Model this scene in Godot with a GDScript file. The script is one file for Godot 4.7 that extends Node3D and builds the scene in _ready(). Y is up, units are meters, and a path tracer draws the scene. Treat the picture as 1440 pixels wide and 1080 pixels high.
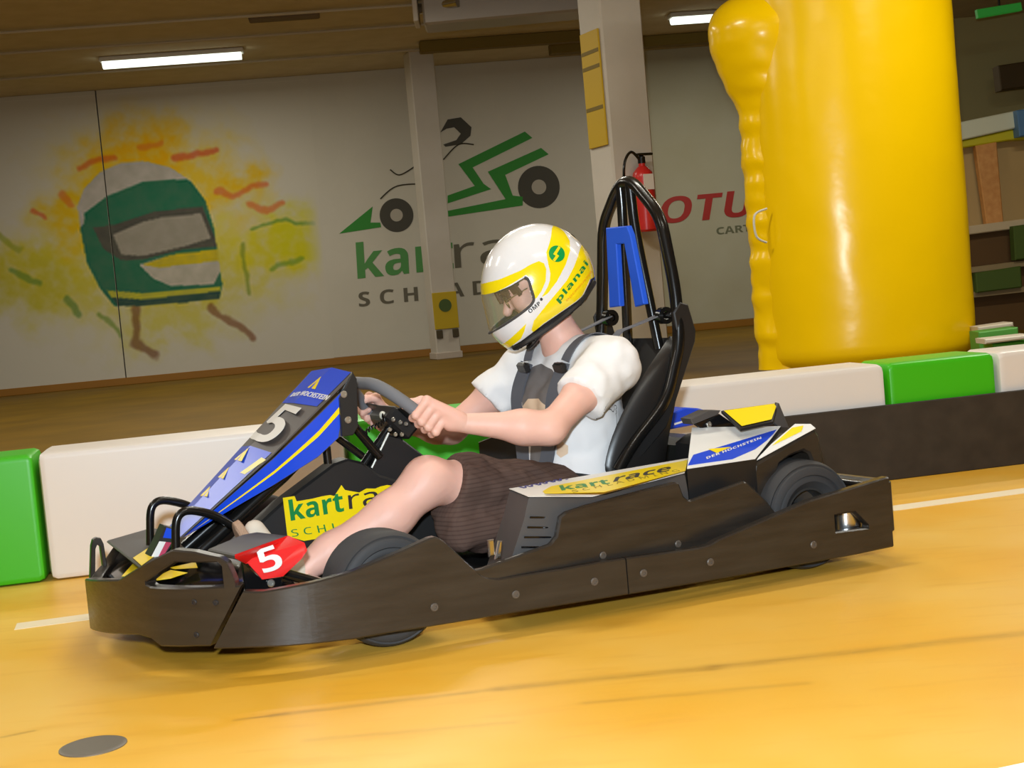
extends Node3D
# ---------------------------------------------------------------- geometry kit
class MB:
	var v := PackedVector3Array()
	var uv := PackedVector2Array()
	func tri(a: Vector3, b: Vector3, c: Vector3) -> void:
		if (b - a).cross(c - a).length_squared() < 1e-18:
			return
		v.push_back(a); v.push_back(b); v.push_back(c)
	func quad(a: Vector3, b: Vector3, c: Vector3, d: Vector3) -> void:
		tri(a, b, c); tri(a, c, d)
	func fix(s: int) -> void:   # outward faces run clockwise
		var o := Vector3.ZERO
		for i in range(s, v.size()):
			o += v[i]
		o /= maxf(1.0, v.size() - s)
		var vol := 0.0
		for i in range(s, v.size(), 3):
			vol += (v[i] - o).dot((v[i + 1] - o).cross(v[i + 2] - o))
		if vol > 0.0:
			for i in range(s, v.size(), 3):
				var t := v[i + 1]
				v[i + 1] = v[i + 2]
				v[i + 2] = t

func A(f: Array) -> PackedVector3Array:
	var r := PackedVector3Array()
	for i in range(0, f.size(), 3):
		r.push_back(Vector3(f[i], f[i + 1], f[i + 2]))
	return r
func B(f: Array) -> PackedVector2Array:
	var r := PackedVector2Array()
	for i in range(0, f.size(), 2):
		r.push_back(Vector2(f[i], f[i + 1]))
	return r
func K(u: float, y: float, w: float) -> Vector3:      # kart frame: forward, up, near side
	return Vector3(-u, y, w)
func mirror(p: PackedVector3Array) -> PackedVector3Array:
	var r := PackedVector3Array()
	for q in p:
		r.push_back(Vector3(q.x, q.y, -q.z))
	return r

func commit(m: MB, crease := 38.0) -> ArrayMesh:
	var n := m.v.size()
	var fn := PackedVector3Array()
	var groups := {}
	for i in range(0, n, 3):
		fn.push_back((m.v[i + 2] - m.v[i]).cross(m.v[i + 1] - m.v[i]))
		for j in 3:
			var p := m.v[i + j]
			var key := Vector3i((p * 20000.0).round())
			if groups.has(key):
				groups[key].push_back(i / 3)
			else:
				groups[key] = PackedInt32Array([i / 3])
	var un := PackedVector3Array()
	for q in fn:
		un.push_back(q.normalized())
	var cosc := cos(deg_to_rad(crease))
	var nn := PackedVector3Array()
	nn.resize(n)
	for i in n:
		var f := i / 3
		var s := Vector3.ZERO
		for g in groups[Vector3i((m.v[i] * 20000.0).round())]:
			if un[g].dot(un[f]) > cosc:
				s += fn[g]
		nn[i] = s.normalized() if s.length_squared() > 0.0 else un[f]
	var arr := []
	arr.resize(Mesh.ARRAY_MAX)
	arr[Mesh.ARRAY_VERTEX] = m.v
	arr[Mesh.ARRAY_NORMAL] = nn
	if m.uv.size() == n:
		arr[Mesh.ARRAY_TEX_UV] = m.uv
	var am := ArrayMesh.new()
	am.add_surface_from_arrays(Mesh.PRIMITIVE_TRIANGLES, arr)
	return am

func plane_basis(poly: PackedVector3Array) -> Basis:
	var nrm := Vector3.ZERO
	for i in poly.size():
		nrm += poly[i].cross(poly[(i + 1) % poly.size()])
	nrm = nrm.normalized()
	var ex := (poly[1] - poly[0]).normalized()
	ex = (ex - nrm * ex.dot(nrm)).normalized()
	return Basis(ex, nrm.cross(ex), nrm)
func tri2(poly: PackedVector3Array, b: Basis) -> PackedInt32Array:
	var p2 := PackedVector2Array()
	for q in poly:
		p2.push_back(Vector2(q.dot(b.x), q.dot(b.y)))
	return Geometry2D.triangulate_polygon(p2)
func inset(poly: PackedVector3Array, b: Basis, d: float) -> PackedVector3Array:
	var r := PackedVector3Array()
	var n := poly.size()
	for i in n:
		var e0 := (poly[i] - poly[(i + n - 1) % n]).normalized()
		var e1 := (poly[(i + 1) % n] - poly[i]).normalized()
		var n0 := b.z.cross(e0)
		var n1 := b.z.cross(e1)
		var bis := n0 + n1
		var l := maxf(0.35, bis.length_squared() * 0.5)
		r.push_back(poly[i] + bis * d / l)
	return r
func extrude(m: MB, poly: PackedVector3Array, vec: Vector3, bev := 0.002) -> void:
	var s := m.v.size()
	var b := plane_basis(poly)
	var n := poly.size()
	var dir := vec.normalized()
	var rings := []
	bev = minf(bev, vec.length() * 0.45)
	if bev > 0.0:
		var ip := inset(poly, b, bev)
		var r0 := ip
		var r1 := poly.duplicate()
		var r2 := poly.duplicate()
		var r3 := ip.duplicate()
		for i in n:
			r1[i] += dir * bev
			r2[i] += vec - dir * bev
			r3[i] += vec
		rings = [r0, r1, r2, r3]
	else:
		var r2 := poly.duplicate()
		for i in n:
			r2[i] += vec
		rings = [poly, r2]
	for k in rings.size() - 1:
		for i in n:
			var j := (i + 1) % n
			m.quad(rings[k][i], rings[k][j], rings[k + 1][j], rings[k + 1][i])
	var t := tri2(rings[0], b)
	var last: PackedVector3Array = rings[rings.size() - 1]
	for i in range(0, t.size(), 3):
		m.tri(rings[0][t[i]], rings[0][t[i + 2]], rings[0][t[i + 1]])
		m.tri(last[t[i]], last[t[i + 1]], last[t[i + 2]])
	m.fix(s)
func loft(m: MB, rings: Array, cap := true, closed := true) -> void:
	var s := m.v.size()
	var n: int = rings[0].size()
	for k in rings.size() - 1:
		for i in (n if closed else n - 1):
			var j := (i + 1) % n
			m.quad(rings[k][i], rings[k][j], rings[k + 1][j], rings[k + 1][i])
	if cap and closed:
		for e in 2:
			var r: PackedVector3Array = rings[0] if e == 0 else rings[rings.size() - 1]
			var c := Vector3.ZERO
			for q in r:
				c += q
			c /= n
			for i in n:
				var j := (i + 1) % n
				if e == 0:
					m.tri(c, r[j], r[i])
				else:
					m.tri(c, r[i], r[j])
	m.fix(s)
func smooth_pts(p: PackedVector3Array, n := 6) -> PackedVector3Array:
	var r := PackedVector3Array()
	for i in p.size() - 1:
		var a := p[maxi(i - 1, 0)]
		var d := p[mini(i + 2, p.size() - 1)]
		for j in n:
			r.push_back(p[i].cubic_interpolate(p[i + 1], a, d, float(j) / n))
	r.push_back(p[p.size() - 1])
	return r
func bend(p: PackedVector3Array, r := 0.04, n := 5) -> PackedVector3Array:   # round the corners of a polyline
	var o := PackedVector3Array([p[0]])
	for i in range(1, p.size() - 1):
		var a := p[i] + (p[i - 1] - p[i]).limit_length(minf(r, (p[i - 1] - p[i]).length() * 0.45))
		var c := p[i] + (p[i + 1] - p[i]).limit_length(minf(r, (p[i + 1] - p[i]).length() * 0.45))
		for k in n + 1:
			var t := float(k) / n
			o.push_back(a.lerp(p[i], t).lerp(p[i].lerp(c, t), t))
	o.push_back(p[p.size() - 1])
	return o
func tube(m: MB, p: PackedVector3Array, r, n := 10, squash := 1.0) -> void:
	var rings := []
	var t0 := (p[1] - p[0]).normalized()
	var side := t0.cross(Vector3.UP)
	if side.length() < 0.1:
		side = t0.cross(Vector3.RIGHT)
	side = side.normalized()
	for i in p.size():
		var t := (p[mini(i + 1, p.size() - 1)] - p[maxi(i - 1, 0)]).normalized()
		side = (side - t * side.dot(t)).normalized()
		var up := side.cross(t)
		var rr: float = r[i] if r is Array else r
		var ring := PackedVector3Array()
		for k in n:
			var a := TAU * k / n
			ring.push_back(p[i] + (side * cos(a) + up * sin(a) * squash) * rr)
		rings.push_back(ring)
	loft(m, rings)
func lathe(m: MB, prof: PackedVector2Array, o: Vector3, axis: Vector3, n := 32) -> void:   # prof: radius, height; first and last on the axis or capped
	var ax := axis.normalized()
	var s := ax.cross(Vector3(0.31, 0.9, 0.2)).normalized()
	var u := ax.cross(s)
	var rings := []
	for q in prof:
		var ring := PackedVector3Array()
		for k in n:
			var a := TAU * k / n
			ring.push_back(o + ax * q.y + (s * cos(a) + u * sin(a)) * maxf(q.x, 0.00002))
		rings.push_back(ring)
	loft(m, rings)
func torus_lathe(m: MB, prof: PackedVector2Array, o: Vector3, axis: Vector3, n := 48) -> void:   # closed profile loop
	var p := prof.duplicate()
	p.push_back(prof[0])
	var ax := axis.normalized()
	var s := ax.cross(Vector3(0.31, 0.9, 0.2)).normalized()
	var u := ax.cross(s)
	var rings := []
	for q in p:
		var ring := PackedVector3Array()
		for k in n:
			var a := TAU * k / n
			ring.push_back(o + ax * q.y + (s * cos(a) + u * sin(a)) * q.x)
		rings.push_back(ring)
	loft(m, rings, false)
func rbox(m: MB, c: Vector3, size: Vector3, b := 0.004, bs := Basis.IDENTITY) -> void:
	var h := size * 0.5
	var rings := []
	for e in [[-h.y, b], [-h.y + b, 0.0], [h.y - b, 0.0], [h.y, b]]:
		var x: float = h.x - e[1]
		var z: float = h.z - e[1]
		var ring := PackedVector3Array()
		for q in [Vector2(x - b, z), Vector2(x, z - b), Vector2(x, -z + b), Vector2(x - b, -z), Vector2(-x + b, -z), Vector2(-x, -z + b), Vector2(-x, z - b), Vector2(-x + b, z)]:
			ring.push_back(c + bs * Vector3(q.x, e[0], q.y))
		rings.push_back(ring)
	loft(m, rings)
func ball(m: MB, c: Vector3, r: Vector3, bs := Basis.IDENTITY, n := 20) -> void:
	var rings := []
	for i in n / 2 + 1:
		var a := PI * i / (n / 2)
		var ring := PackedVector3Array()
		for k in n:
			var t := TAU * k / n
			ring.push_back(c + bs * Vector3(maxf(sin(a), 0.001) * cos(t) * r.x, cos(a) * r.y, maxf(sin(a), 0.001) * sin(t) * r.z))
		rings.push_back(ring)
	loft(m, rings)
func lerp_line(l: PackedVector2Array, s: float) -> float:
	if s <= l[0].x:
		return l[0].y
	for i in l.size() - 1:
		if s <= l[i + 1].x:
			return lerpf(l[i].y, l[i + 1].y, (s - l[i].x) / maxf(1e-6, l[i + 1].x - l[i].x))
	return l[l.size() - 1].y
# strip of moulded plastic that follows the plan line of the bumper
var PATH := PackedVector2Array()
var PS := PackedFloat32Array()
const SWEEP := 0.22
func path_at(s: float) -> Array:
	var i := 0
	while i < PS.size() - 2 and PS[i + 1] < s:
		i += 1
	var t := (s - PS[i]) / (PS[i + 1] - PS[i])
	var p := PATH[i].lerp(PATH[i + 1], t)
	var e0 := (PATH[i + 1] - PATH[i]).normalized()
	var em := (PATH[i + 1] - PATH[maxi(i - 1, 0)]).normalized()
	var ep := (PATH[mini(i + 2, PATH.size() - 1)] - PATH[i]).normalized()
	var e := em.lerp(ep, t).normalized() if i > 0 else Vector2(0, 1).lerp(e0, t).normalized()
	return [p, Vector2(e.y, -e.x)]
func band(m: MB, s0: float, s1: float, top: PackedVector2Array, bot: PackedVector2Array, th: float, flip := 1.0, sl0 := 0.0, sl1 := 0.0) -> void:
	var ss := [s0]
	var k := int(ceil((s1 - s0) / 0.014))
	for i in range(1, k):
		ss.push_back(lerpf(s0, s1, float(i) / k))
	for q in top + bot:
		if q.x > s0 + 0.002 and q.x < s1 - 0.002:
			ss.push_back(q.x)
	ss.push_back(s1)
	ss.sort()
	var rings := []
	var b := 0.0035
	for s in ss:
		var ring := PackedVector3Array()
		var yb := lerp_line(bot, s)
		var yt := maxf(lerp_line(top, s), yb + 0.002)
		var bb := minf(b, (yt - yb) * 0.4)
		for q in [[0.0, yb + bb], [0.0, yt - bb], [bb, yt], [th - bb, yt], [th, yt - bb], [th, yb + bb], [th - bb, yb], [bb, yb]]:
			var sh: float = sl0 * (q[1] - 0.18) * clampf(1.0 - (s - s0) / 0.14, 0.0, 1.0) + sl1 * (q[1] - 0.18) * clampf(1.0 - (s1 - s) / 0.14, 0.0, 1.0)
			var a := path_at(s + sh)
			var p: Vector2 = a[0] - a[1] * q[0]
			if flip < 0.0:       # far side: swept back and lower
				p.x -= SWEEP * p.y
			ring.push_back(K(p.x, q[1] if flip > 0.0 else 0.06 + (q[1] - 0.06) * 0.72, p.y * flip))
		rings.push_back(ring)
	loft(m, rings)

# ---------------------------------------------------------------- bodies from joints: tapered capsules, smooth union, surface nets
func bone_d(p: Vector3, b: Array) -> float:
	var a: Vector3 = b[0]
	var ab: Vector3 = b[1] - a
	var t := clampf((p - a).dot(ab) / maxf(ab.length_squared(), 1e-9), 0.0, 1.0)
	var d := (p - a - ab * t).length() - lerpf(b[2], b[3], t)
	if b.size() > 4:
		for pl in b[4]:
			d = maxf(d, (p - pl[0]).dot(pl[1]))
	return d
func smin(a: float, b: float, k: float) -> float:
	var h := maxf(k - absf(a - b), 0.0) / k
	return minf(a, b) - h * h * k * 0.25
func field_at(p: Vector3, bones: Array, k: float) -> float:
	var d := 9.0
	for b in bones:
		d = smin(d, bone_d(p, b), k)
	return d
func snap(p: Vector3, bones: Array, k: float, off: float) -> Vector3:
	for it in 8:
		var d := field_at(p, bones, k) - off
		var e := 0.002
		var g := Vector3(field_at(p + Vector3(e, 0, 0), bones, k) - d - off, field_at(p + Vector3(0, e, 0), bones, k) - d - off, field_at(p + Vector3(0, 0, e), bones, k) - d - off)
		p -= g.normalized() * d
	return p
func nets(bones: Array, cell: float, k: float, noise: FastNoiseLite = null, amp := 0.0, cuts: Array = []) -> Array:
	var lo := Vector3(9, 9, 9)
	var hi := -lo
	for b in bones:
		var r := maxf(b[2], b[3]) + 3.0 * cell
		for e in 2:
			lo = lo.min(b[e] - Vector3(r, r, r))
			hi = hi.max(b[e] + Vector3(r, r, r))
	var nx := int((hi.x - lo.x) / cell) + 2
	var ny := int((hi.y - lo.y) / cell) + 2
	var nz := int((hi.z - lo.z) / cell) + 2
	var f := PackedFloat32Array()
	f.resize(nx * ny * nz)
	f.fill(1.0)
	for b in bones:
		var r := maxf(b[2], b[3]) + maxf(k, 2.5 * cell)
		var l: Vector3 = (b[0].min(b[1]) - Vector3(r, r, r) - lo) / cell
		var h: Vector3 = (b[0].max(b[1]) + Vector3(r, r, r) - lo) / cell
		for z in range(maxi(0, int(l.z)), mini(nz - 1, int(h.z) + 1) + 1):
			for y in range(maxi(0, int(l.y)), mini(ny - 1, int(h.y) + 1) + 1):
				var base := (z * ny + y) * nx
				for x in range(maxi(0, int(l.x)), mini(nx - 1, int(h.x) + 1) + 1):
					var d := bone_d(lo + Vector3(x, y, z) * cell, b)
					var o := f[base + x]
					if absf(d - o) < k:
						var q := (k - absf(d - o)) / k
						f[base + x] = minf(d, o) - q * q * k * 0.25
					elif d < o:
						f[base + x] = d
	var lim := cell * 2.6
	if noise or cuts.size() > 0:
		for z in nz:
			for y in ny:
				for x in nx:
					var i := (z * ny + y) * nx + x
					if f[i] < lim:
						var p := lo + Vector3(x, y, z) * cell
						if noise and f[i] > -lim:
							f[i] += noise.get_noise_3dv(p) * amp
						for c in cuts:
							f[i] = maxf(f[i], (p - c[0]).dot(c[1]))
	var vid := {}
	var vs := PackedVector3Array()
	var idx := PackedInt32Array()
	var offs := [0, 1, nx, nx + 1, nx * ny, nx * ny + 1, nx * ny + nx, nx * ny + nx + 1]
	var co := []
	for c in 8:
		co.push_back(Vector3(c & 1, (c >> 1) & 1, c >> 2))
	var edges := [[0, 1], [2, 3], [4, 5], [6, 7], [0, 2], [1, 3], [4, 6], [5, 7], [0, 4], [1, 5], [2, 6], [3, 7]]
	for z in nz - 1:
		for y in ny - 1:
			for x in nx - 1:
				var i := (z * ny + y) * nx + x
				if absf(f[i]) > lim:
					continue
				var neg := 0
				for c in 8:
					if f[i + offs[c]] < 0.0:
						neg += 1
				if neg == 0 or neg == 8:
					continue
				var s := Vector3.ZERO
				var n := 0
				for e in edges:
					var fa := f[i + offs[e[0]]]
					var fb := f[i + offs[e[1]]]
					if (fa < 0.0) != (fb < 0.0):
						s += co[e[0]].lerp(co[e[1]], fa / (fa - fb))
						n += 1
				vid[i] = vs.size()
				vs.push_back(lo + (Vector3(x, y, z) + s / n) * cell)
	var st := [1, nx, nx * ny]
	for i in vid.keys():
		for a in 3:
			var j: int = i + st[a]
			if j >= f.size() or (f[i] < 0.0) == (f[j] < 0.0):
				continue
			var s1: int = st[(a + 1) % 3]
			var s2: int = st[(a + 2) % 3]
			if not (vid.has(i - s1) and vid.has(i - s2) and vid.has(i - s1 - s2)):
				continue
			var q := [vid[i], vid[i - s1], vid[i - s1 - s2], vid[i - s2]]
			if f[i] < 0.0:
				idx.append_array([q[0], q[2], q[1], q[0], q[3], q[2]])
			else:
				idx.append_array([q[0], q[1], q[2], q[0], q[2], q[3]])
	return [vs, idx]
# uvx: [origin, x axis, y axis, facing] lays flat print on the side that faces that way
func net_mesh(parts: Array, smooth_it := 1, uvx: Array = []) -> ArrayMesh:
	var vs := PackedVector3Array()
	var idx := PackedInt32Array()
	for p in parts:
		var pv: PackedVector3Array = p[0]
		for it in smooth_it:
			var acc := PackedVector3Array()
			acc.resize(pv.size())
			var cnt := PackedFloat32Array()
			cnt.resize(pv.size())
			for i in range(0, p[1].size(), 3):
				for e in 3:
					var a: int = p[1][i + e]
					var b: int = p[1][i + (e + 1) % 3]
					acc[a] += pv[b]; cnt[a] += 1.0
					acc[b] += pv[a]; cnt[b] += 1.0
			for i in pv.size():
				if cnt[i] > 0.0:
					pv[i] = pv[i].lerp(acc[i] / cnt[i], 0.5)
		var o := vs.size()
		vs.append_array(pv)
		for i in p[1]:
			idx.push_back(i + o)
	var nn := PackedVector3Array()
	nn.resize(vs.size())
	for i in range(0, idx.size(), 3):
		var g := (vs[idx[i + 2]] - vs[idx[i]]).cross(vs[idx[i + 1]] - vs[idx[i]])
		for e in 3:
			nn[idx[i + e]] += g
	for i in nn.size():
		nn[i] = nn[i].normalized()
	var arr := []
	arr.resize(Mesh.ARRAY_MAX)
	arr[Mesh.ARRAY_VERTEX] = vs
	arr[Mesh.ARRAY_NORMAL] = nn
	arr[Mesh.ARRAY_INDEX] = idx
	if uvx.size() > 0:
		var uv := PackedVector2Array()
		for i in vs.size():
			var q: Vector3 = vs[i] - uvx[0]
			uv.push_back(Vector2(q.dot(uvx[1]), -q.dot(uvx[2])) if nn[i].dot(uvx[3]) > -0.15 else Vector2(0.01, 0.01))
		arr[Mesh.ARRAY_TEX_UV] = uv
	var am := ArrayMesh.new()
	am.add_surface_from_arrays(Mesh.PRIMITIVE_TRIANGLES, arr)
	return am

# ---------------------------------------------------------------- nodes
func named(called: String, parent: Node) -> String:
	if not parent.has_node(called):
		return called
	var i := 1
	while parent.has_node("%s_%03d" % [called, i]):
		i += 1
	return "%s_%03d" % [called, i]
func put(called: String, mesh: Mesh, m: Material, parent: Node = self, label := "") -> MeshInstance3D:
	var o := MeshInstance3D.new()
	o.name = named(called, parent)
	o.mesh = mesh
	o.material_override = m
	parent.add_child(o, true)
	if parent != self and OFF.has(parent):
		o.position = -OFF[parent]
	if label != "":
		o.set_meta("label", label)
	return o
var OFF := {}
var DROP := 0.0      # fall of the two nose facets away from their ridge
func obj(called: String, mb: MB, m: Material, parent: Node = self, label := "", crease := 38.0) -> MeshInstance3D:
	return put(called, commit(mb, crease), m, parent, label)
func thing(called: String, label: String, category: String, base := Vector3.ZERO, group := "") -> Node3D:
	var o := Node3D.new()
	o.name = named(called, self)
	add_child(o, true)
	o.position = base
	OFF[o] = base
	tag(o, label, category, group)
	return o
func tag(o: Node, label: String, category: String, group := "") -> void:
	o.set_meta("label", label)
	o.set_meta("category", category)
	if group != "":
		o.set_meta("group", group)
func struct_(o: Node, label := "") -> Node:
	o.set_meta("kind", "structure")
	if label != "":
		o.set_meta("label", label)
	return o

var FONT := {}
func font(bold: bool, serif := false) -> SystemFont:
	var key := "%s%s" % [bold, serif]
	if not FONT.has(key):
		var s := SystemFont.new()
		s.font_names = PackedStringArray(["Droid Serif" if serif else "Droid Sans"])
		s.font_weight = 700 if bold else 400
		FONT[key] = s
	return FONT[key]
# lettering laid on a surface: left end of the base line, right end, top of the left end
func text_arrays(t: String, bold := true) -> Array:
	var tm := TextMesh.new()
	tm.font = font(bold)
	tm.text = t
	tm.font_size = 64
	tm.pixel_size = 0.01
	tm.depth = 0.02
	tm.curve_step = 2.0
	var a := tm.get_mesh_arrays()
	return [a, tm.get_aabb()]
func lettering(t: String, o: Vector3, x: Vector3, y: Vector3, m: Material, parent: Node, bold := true, lift := 0.001, thick := 0.0008) -> MeshInstance3D:
	var r := text_arrays(t, bold)
	var a: Array = r[0]
	var bb: AABB = r[1]
	var ex := x - o
	var ey := y - o
	var ez := ex.cross(ey).normalized()
	var mb := MB.new()
	var vv: PackedVector3Array = a[Mesh.ARRAY_VERTEX]
	var ii: PackedInt32Array = a[Mesh.ARRAY_INDEX]
	for i in range(0, ii.size(), 3):
		var q := []
		for e in 3:
			var p: Vector3 = (vv[ii[i + e]] - bb.position) / bb.size.max(Vector3(1e-5, 1e-5, 1e-5))
			var w: Vector3 = o + ex * p.x + ey * p.y + ez * (lift + thick * p.z)
			w.y -= absf(w.z) * DROP
			q.push_back(w)
		mb.tri(q[0], q[1], q[2])
	return obj("lettering", mb, m, parent, "", 20.0)
func decal(called: String, poly: PackedVector3Array, m: Material, parent: Node, lift := 0.0006, thick := 0.0006, label := "") -> MeshInstance3D:
	var mb := MB.new()
	var n := plane_basis(poly).z
	if n.dot(Vector3(-0.3, 0.5, 0.8)) < 0.0:
		n = -n
	var q := PackedVector3Array()
	for p in poly:
		q.push_back(p + n * lift)
	extrude(mb, q, n * thick, 0.0)
	if DROP > 0.0:
		for i in mb.v.size():
			mb.v[i].y -= absf(mb.v[i].z) * DROP
	return obj(called, mb, m, parent, label)

# ---------------------------------------------------------------- materials
func mat(c: Color, rough := 0.5, metal := 0.0, spec := 0.5) -> StandardMaterial3D:
	var m := StandardMaterial3D.new()
	m.albedo_color = c
	m.roughness = rough
	m.metallic = metal
	m.metallic_specular = spec
	return m
func c8(r: int, g: int, b: int) -> Color:
	return Color8(r, g, b)
func noise_tex(seed_: int, freq: float, a: Color, b: Color, size := 256, oct := 4) -> ImageTexture:
	var n := FastNoiseLite.new()
	n.seed = seed_
	n.frequency = freq
	n.fractal_octaves = oct
	var im := n.get_seamless_image(size, size)
	var o := Image.create_empty(size, size, true, Image.FORMAT_RGB8)
	for y in size:
		for x in size:
			o.set_pixel(x, y, a.lerp(b, im.get_pixel(x, y).r))
	o.generate_mipmaps()
	return ImageTexture.create_from_image(o)
func noise_normal(seed_: int, freq: float, strength: float, size := 256) -> ImageTexture:
	var n := FastNoiseLite.new()
	n.seed = seed_
	n.frequency = freq
	var im := n.get_seamless_image(size, size)
	im.convert(Image.FORMAT_RGBA8)
	im.bump_map_to_normal_map(strength)
	im.generate_mipmaps()
	return ImageTexture.create_from_image(im)
func triplanar(m: StandardMaterial3D, scale: float) -> StandardMaterial3D:
	m.uv1_triplanar = true
	m.uv1_scale = Vector3(scale, scale, scale)
	return m
var M := {}
func make_materials() -> void:
	M.bumper = triplanar(mat(Color.WHITE, 0.3), 1.6)
	M.bumper.uv1_scale = Vector3(0.7, 5.0, 0.7)
	M.bumper.albedo_texture = noise_tex(3, 0.02, c8(38, 33, 29), c8(54, 48, 42))
	M.bumper.normal_enabled = true
	M.bumper.normal_texture = noise_normal(5, 0.08, 1.5)
	M.bumper.normal_scale = 0.12
	M.black = mat(c8(30, 29, 29), 0.42)
	M.podgrey = mat(c8(70, 67, 66), 0.5)
	M.gloss = mat(c8(16, 16, 17), 0.12)
	M.tubeblack = mat(c8(20, 19, 18), 0.22)
	M.seat = mat(c8(34, 32, 31), 0.34)
	M.rubber = mat(c8(54, 53, 54), 0.7)
	M.steel = mat(c8(200, 200, 200), 0.25, 1.0)
	M.bolt = mat(c8(190, 188, 180), 0.35, 0.9)
	M.screw = mat(c8(92, 84, 76), 0.45, 0.3)
	M.blue = mat(c8(18, 72, 214), 0.32)
	M.bluepad = mat(c8(16, 84, 214), 0.6)
	M.yellow = mat(c8(250, 220, 16), 0.3)
	M.white = mat(c8(232, 230, 226), 0.3)
	M.red = mat(c8(226, 30, 28), 0.3)
	M.green = mat(c8(0, 132, 62), 0.4)
	M.orange = mat(c8(236, 150, 40), 0.4)
	M.ink = mat(c8(38, 34, 34), 0.5)
	M.navy = mat(c8(40, 50, 130), 0.4)
	M.nosegrey = mat(c8(82, 76, 74), 0.45)
	M.strap = mat(c8(100, 100, 106), 0.85)
	M.pad = mat(c8(92, 93, 100), 0.9)
	M.skin = mat(c8(236, 184, 166), 0.5)
	M.skin.subsurf_scatter_enabled = true
	M.skin.subsurf_scatter_strength = 0.08
	M.hair = mat(c8(92, 60, 40), 0.7)
	M.sole = triplanar(mat(Color.WHITE, 0.9), 14.0)
	M.sole.albedo_texture = noise_tex(8, 0.12, c8(150, 116, 92), c8(186, 156, 132), 128)
	M.shoe = mat(c8(216, 202, 184), 0.85)
	M.grip = mat(c8(112, 112, 116), 0.7)

func _ready() -> void:
	make_materials()
	# ------------------------------------------------------------ camera, exposure
	var cam := Camera3D.new()
	cam.name = "camera"
	cam.fov = rad_to_deg(2.0 * atan(540.0 / 2074.0))
	cam.position = Vector3(0, 0.78, 0)
	cam.rotation = Vector3(-0.065, 0, 0)
	cam.rotate_object_local(Vector3(0, 0, 1), -0.09)
	cam.near = 0.05
	add_child(cam)
	cam.current = true
	var we := WorldEnvironment.new()
	we.name = "environment"
	var env := Environment.new()
	env.background_mode = Environment.BG_COLOR
	env.background_color = Color(0.02, 0.02, 0.02)
	env.tonemap_mode = Environment.TONE_MAPPER_LINEAR
	env.tonemap_exposure = 1.14
	env.sdfgi_enabled = true
	env.ssao_enabled = true
	env.ssil_enabled = true
	we.environment = env
	add_child(we)
	# the photographer's flash beside the camera
	var fl := SpotLight3D.new()
	fl.name = "camera_flash"
	fl.position = Vector3(-0.05, 1.02, 0.12)
	fl.rotation = Vector3(-0.06, 0, 0)
	fl.spot_angle = 48.0
	fl.spot_range = 60.0
	fl.spot_attenuation = 2.0
	fl.light_energy = 13.0
	fl.light_color = Color(0.90, 0.96, 1.0)
	fl.light_size = 0.05
	fl.shadow_enabled = true
	add_child(fl)
	build_room()
	build_lamps()
	build_barriers()
	build_background()
	build_kart()
	build_person()

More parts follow.
